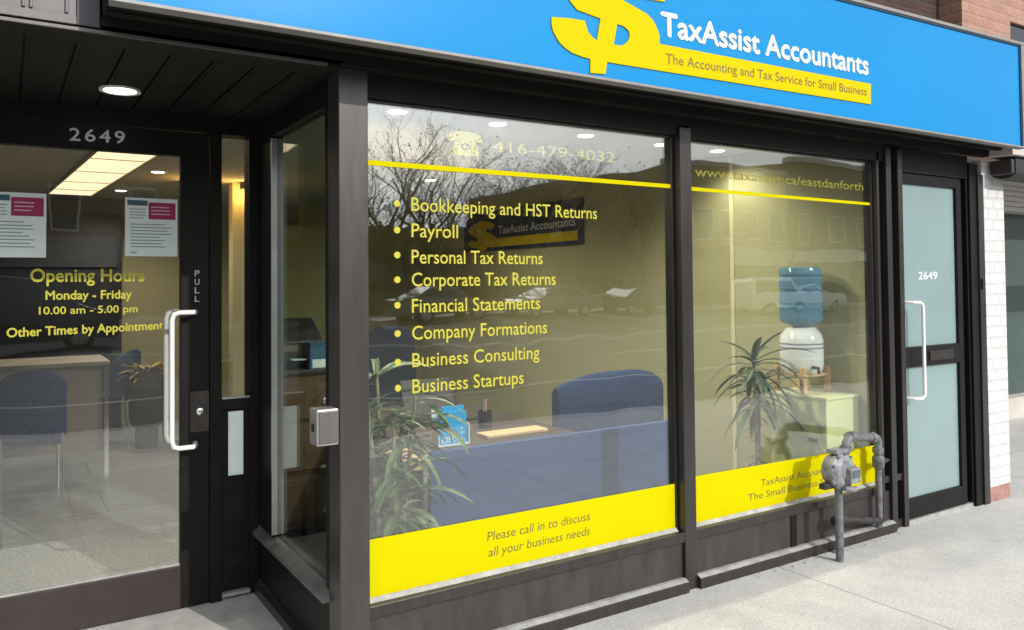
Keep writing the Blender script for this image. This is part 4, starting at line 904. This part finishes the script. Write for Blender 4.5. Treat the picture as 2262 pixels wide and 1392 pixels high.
# ------------------------------------------------------------------ across the street (seen in the glass)
def tree(x, y, h, seed, label):
    rg = random.Random(seed); t = thing("street_tree", label, "tree", (x, y, 0), "bare street trees across the road")
    tk = MB(); cw = MB(); lv = MB()
    def grow(p, d, ln, r0, lev):
        n = 4; pts = [Vector(p)]; rs = [r0]; q = Vector(p); dd = Vector(d)
        for i in range(n):
            dd = (dd + Vector((rg.uniform(-.22, .22), rg.uniform(-.22, .22), rg.uniform(-.02, .16)))).normalized(); q = q + dd * ln / n
            pts.append(q.copy()); rs.append(r0 * (1 - 0.45 * (i + 1) / n))
        (tk if lev == 0 else cw).tube(pts, rs, 7 if lev == 0 else (5 if lev < 3 else 3), False)
        if lev < 4:
            for k in range([8, 5, 4, 4][lev]):
                u = rg.uniform(0.45, 1.0) if lev else rg.uniform(0.4, 1.0); i = min(n - 1, int(u * n)); b = pts[i].lerp(pts[i + 1], u * n - i)
                a = rg.random() * 6.28; nd = (dd * 0.65 + Vector((math.cos(a), math.sin(a), rg.uniform(0.0, .5))) * 0.8).normalized()
                grow(b, nd, ln * rg.uniform(0.5, 0.75), rs[i] * 0.55, lev + 1)
        else:
            for k in range(1):
                a = rg.random() * 6.28; c = q + Vector((rg.uniform(-.15, .15), rg.uniform(-.15, .15), rg.uniform(-.1, .1)))
                s = rg.uniform(0.03, 0.07); nrm = Vector((rg.uniform(-1, 1), rg.uniform(-1, 1), rg.uniform(-1, 1))).normalized(); e1 = nrm.orthogonal().normalized() * s; e2 = nrm.cross(e1)
                b = len(lv.v); lv.v += [tuple(c - e1), tuple(c - e2 * .6), tuple(c + e1), tuple(c + e2 * .6)]; lv.f.append((b, b + 1, b + 2, b + 3))
    grow((x, y, 0), (0, 0, 1), h * 0.45, h * 0.022, 0)
    tk.build("trunk", M['bark'], t, 0, True); cw.build("crown", M['bark'], t); lv.build("leaf_buds", M['bud'], t)
TREES = [(15.0, -27.0, 9.5, 1, "tallest bare tree across the road, left of the others"), (19.0, -26.4, 8.2, 2, "bare tree across the road between the tallest tree and the brick shops"), (23.2, -27.2, 9.0, 3, "bare tree nearest the ochre building across the road"),
         (12.8, -26.2, 6.6, 4, "smallest bare tree across the road, in front of the tall dark corner block"), (17.0, -29.0, 10.0, 8, "bare tree behind the others across the road, close to the tallest one"), (21.2, -28.6, 9.4, 9, "bare tree set back near the hedge across the road"), (25.6, -28.4, 9.8, 10, "bare tree at the hedge end, next to the ochre building"), (28.5, -26.6, 8.6, 6, "bare tree in front of the ochre building across the road")]
for a in TREES: tree(*a)
def block(name, label, x0, x1, y0, y1, h, m, floors, wn, glassm, fascia=None, shop=True, seed=1):
    t = thing(name, label, "building", ((x0 + x1) / 2, y1, 0))
    box("wall", m, t, x0, x1, y0, y1, 0, h); box("parapet", M['kerb'], t, x0 - 0.1, x1 + 0.1, y1 - 0.3, y1 + 0.12, h, h + 0.35)
    stepx = (x1 - x0) / wn
    for f in range(1, floors):
        zb = 3.9 + (f - 1) * 3.1
        for k in range(wn):
            c = x0 + stepx * (k + 0.5); o = MB()
            o.box(c - 0.62, c + 0.62, y1 + 0.002, y1 + 0.06, zb, zb + 0.08); o.box(c - 0.62, c - 0.55, y1 + 0.002, y1 + 0.05, zb + 0.08, zb + 1.7); o.box(c + 0.55, c + 0.62, y1 + 0.002, y1 + 0.05, zb + 0.08, zb + 1.7); o.box(c - 0.62, c + 0.62, y1 + 0.002, y1 + 0.05, zb + 1.7, zb + 1.78)
            wo = o.build("window", M['ob_pale'], t); box("pane", glassm, wo, c - 0.55, c + 0.55, y1 + 0.003, y1 + 0.02, zb + 0.08, zb + 1.7)
    if shop:
        for k in range(max(1, wn // 2)):
            a = x0 + (x1 - x0) / max(1, wn // 2) * k; b = a + (x1 - x0) / max(1, wn // 2)
            wf = MB(); wf.box(a + 0.15, b - 0.15, y1 + 0.003, y1 + 0.05, 0.0, 0.45); wf.box(a + 0.15, a + 0.25, y1 + 0.003, y1 + 0.05, 0.45, 2.6); wf.box(b - 0.25, b - 0.15, y1 + 0.003, y1 + 0.05, 0.45, 2.6)
            wo = wf.build("shop_window", M['ob_dark'], t); box("pane", glassm, wo, a + 0.25, b - 0.25, y1 + 0.004, y1 + 0.02, 0.45, 2.6)
            box("fascia", (fascia or [M['ob_dark']])[k % len(fascia or [1])], t, a + 0.05, b - 0.05, y1 + 0.003, y1 + 0.22, 2.65, 3.5, 0.01)
    return t
block("brick_shops", "dark two storey brick shops across the road, reflected in the door glass", -14, 9.5, -42, -30.2, 8.4, M['ob_brick'], 2, 8, M['ob_glass'], [M['ob_dark']])
block("ochre_building", "ochre two storey building across the road reflected in the left window", 31.6, 42.0, -50, -28.0, 8.2, M['ob_stucco'], 2, 5, M['ob_glass'], [M['ob_dark'], M['ob_pale']])
block("pale_shops", "pale fronted shops across the road reflected in the right window", 42.2, 68.0, -42, -28.0, 9.2, M['ob_brick'], 2, 8, M['ob_glass'], [M['ob_pale'], M['car_white']])
block("corner_block", "tall dark corner block across the road left of the bare trees", 9.6, 14.3, -44, -29.6, 13.5, M['ob_brick'], 4, 3, M['ob_glass'], [M['ob_dark']])
block("low_garage", "low ochre garage behind the bare trees across the road", 14.6, 31.2, -46, -36, 4.4, M['ob_stucco'], 1, 4, M['ob_glass'], [M['ob_dark']])
HG = thing("hedge", "clipped dark hedge behind the parked cars across the road", "hedge", (18, -31, 0))
hm = MB(); rg = random.Random(2)
for k in range(2600):
    c = Vector((rg.uniform(14.6, 31), rg.uniform(-31.6, -30.4), rg.uniform(0, 1.7))); s = rg.uniform(.08, .2)
    n = Vector((rg.uniform(-1, 1), rg.uniform(-1, 1), rg.uniform(-1, 1))).normalized(); e1 = n.orthogonal().normalized() * s; e2 = n.cross(e1)
    b = len(hm.v); hm.v += [tuple(c - e1), tuple(c - e2), tuple(c + e1), tuple(c + e2)]; hm.f.append((b, b + 1, b + 2, b + 3))
hm.build("leaves", M['leaf_dark'], HG); box("stems", M['bark'], HG, 14.8, 30.8, -31.3, -30.7, 0, 1.3)

def car(x, y, paint, label, van=False, flip=False, group="cars along the far kerb"):
    t = thing("parked_car", label, "car", (x, y, -0.15), group); Lc, Wc = (4.5, 1.78); s = -1 if flip else 1
    if van: prof = [(-2.3, .35), (-2.32, .9), (-2.25, 1.75), (-2.05, 1.92), (0.9, 1.92), (1.35, 1.3), (2.15, 1.08), (2.28, .7), (2.25, .35)]
    else: prof = [(-2.2, .35), (-2.25, .7), (-2.15, .95), (-1.65, 1.02), (-1.0, 1.40), (-0.3, 1.47), (0.35, 1.42), (1.0, 1.0), (1.9, .88), (2.22, .68), (2.22, .35)]
    b = MB(); n = len(prof); rows = []
    for k, (wy, ins) in enumerate(((-Wc / 2, 0.0), (-Wc / 2 + 0.02, 0), (0, 0), (Wc / 2 - 0.02, 0), (Wc / 2, 0.0))):
        for px, pz in prof:
            tum = max(0, pz - 0.95) * 0.32; sg = -1 if wy < 0 else (1 if wy > 0 else 0)
            b.v.append((x + s * px, y + wy - sg * tum, pz - 0.15))
    for k in range(4):
        for i in range(n): b.f.append((k * n + i, k * n + (i + 1) % n, (k + 1) * n + (i + 1) % n, (k + 1) * n + i))
    b.f += [tuple(range(n)), tuple(4 * n + i for i in range(n))]
    BD = b.build("body", paint, t, 0.03)
    for sg in (-1, 1):
        wy = y + sg * (Wc / 2 - 0.075)
        gz = [(-1.45, 1.0), (-0.98, 1.33), (0.28, 1.35), (0.80, 1.0)] if not van else [(-2.0, 1.15), (-2.0, 1.75), (0.85, 1.75), (1.2, 1.2)]
        def P(px, pz): return (x + s * px, y + sg * (Wc / 2 + 0.006 - max(0, pz - .95) * .32), pz - 0.15)
        m_ = MB(); m_.v = [P(*q) for q in gz] + [(a, bb_ - sg * 0.02, c) for a, bb_, c in [P(*q) for q in gz]]
        m_.f = [(0, 1, 2, 3), (7, 6, 5, 4), (0, 4, 5, 1), (1, 5, 6, 2), (2, 6, 7, 3), (3, 7, 4, 0)]; m_.build("side_window", M['ob_glass'], t)
        for wx in (-1.35, 1.38):
            wl = MB().lathe([(0.0001, -0.1), (0.31, -0.1), (0.33, -0.07), (0.33, 0.07), (0.31, 0.1), (0.0001, 0.1)], (x + s * wx, y + sg * (Wc / 2 - 0.09), 0.33 - 0.15), 'Y', 20).build("wheel", M['tyre'], t, 0, True)
            MB().lathe([(0.0001, 0), (0.20, 0), (0.20, 0.012), (0.0001, 0.012)], (x + s * wx, y + sg * (Wc / 2 + 0.012) - (0.012 if sg < 0 else 0), 0.33 - 0.15), 'Y', 14).build("rim", M['rim'], wl)
        box("headlight", M['clear_lens'], t, *sorted((x + s * 2.12, x + s * 2.24)), *sorted((y + sg * 0.55, y + sg * 0.82)), 0.50, 0.62, 0.01)
        box("tail_light", M['red_lens'], t, *sorted((x - s * 2.15, x - s * 2.26)), *sorted((y + sg * 0.6, y + sg * 0.85)), 0.58, 0.75, 0.01)
    ws = MB(); zz = prof
    a, c = ((0.42, 1.40), (0.95, 1.03)) if not van else ((0.95, 1.86), (1.33, 1.34))
    ws.v = [(x + s * (a[0] + .012), y - 0.66, a[1] - 0.15), (x + s * (a[0] + .012), y + 0.66, a[1] - 0.15), (x + s * (c[0] + .012), y + 0.76, c[1] - 0.15), (x + s * (c[0] + .012), y - 0.76, c[1] - 0.15)]
    ws.v += [(q[0] - s * 0.01, q[1], q[2] - 0.02) for q in ws.v[:4]]; ws.f = [(0, 1, 2, 3), (7, 6, 5, 4), (0, 4, 5, 1), (1, 5, 6, 2), (2, 6, 7, 3), (3, 7, 4, 0)]
    ws.build("windscreen", M['ob_glass'], t)
car(15.4, -23.9, M['car_silver'], "silver saloon parked under the tallest bare tree across the road"); car(20.8, -23.9, M['car_silver'], "silver saloon parked by the hedge between two other parked cars", flip=True)
car(26.2, -23.9, M['car_dark'], "navy saloon parked in front of the ochre building"); car(32.2, -21.0, M['car_white'], "white van driving past the ochre building", van=True); car(38.6, -23.9, M['car_white'], "white saloon parked outside the pale shops")
car(0.2, -15.2, M['car_dark'], "navy van driving past the dark brick shops", van=True)
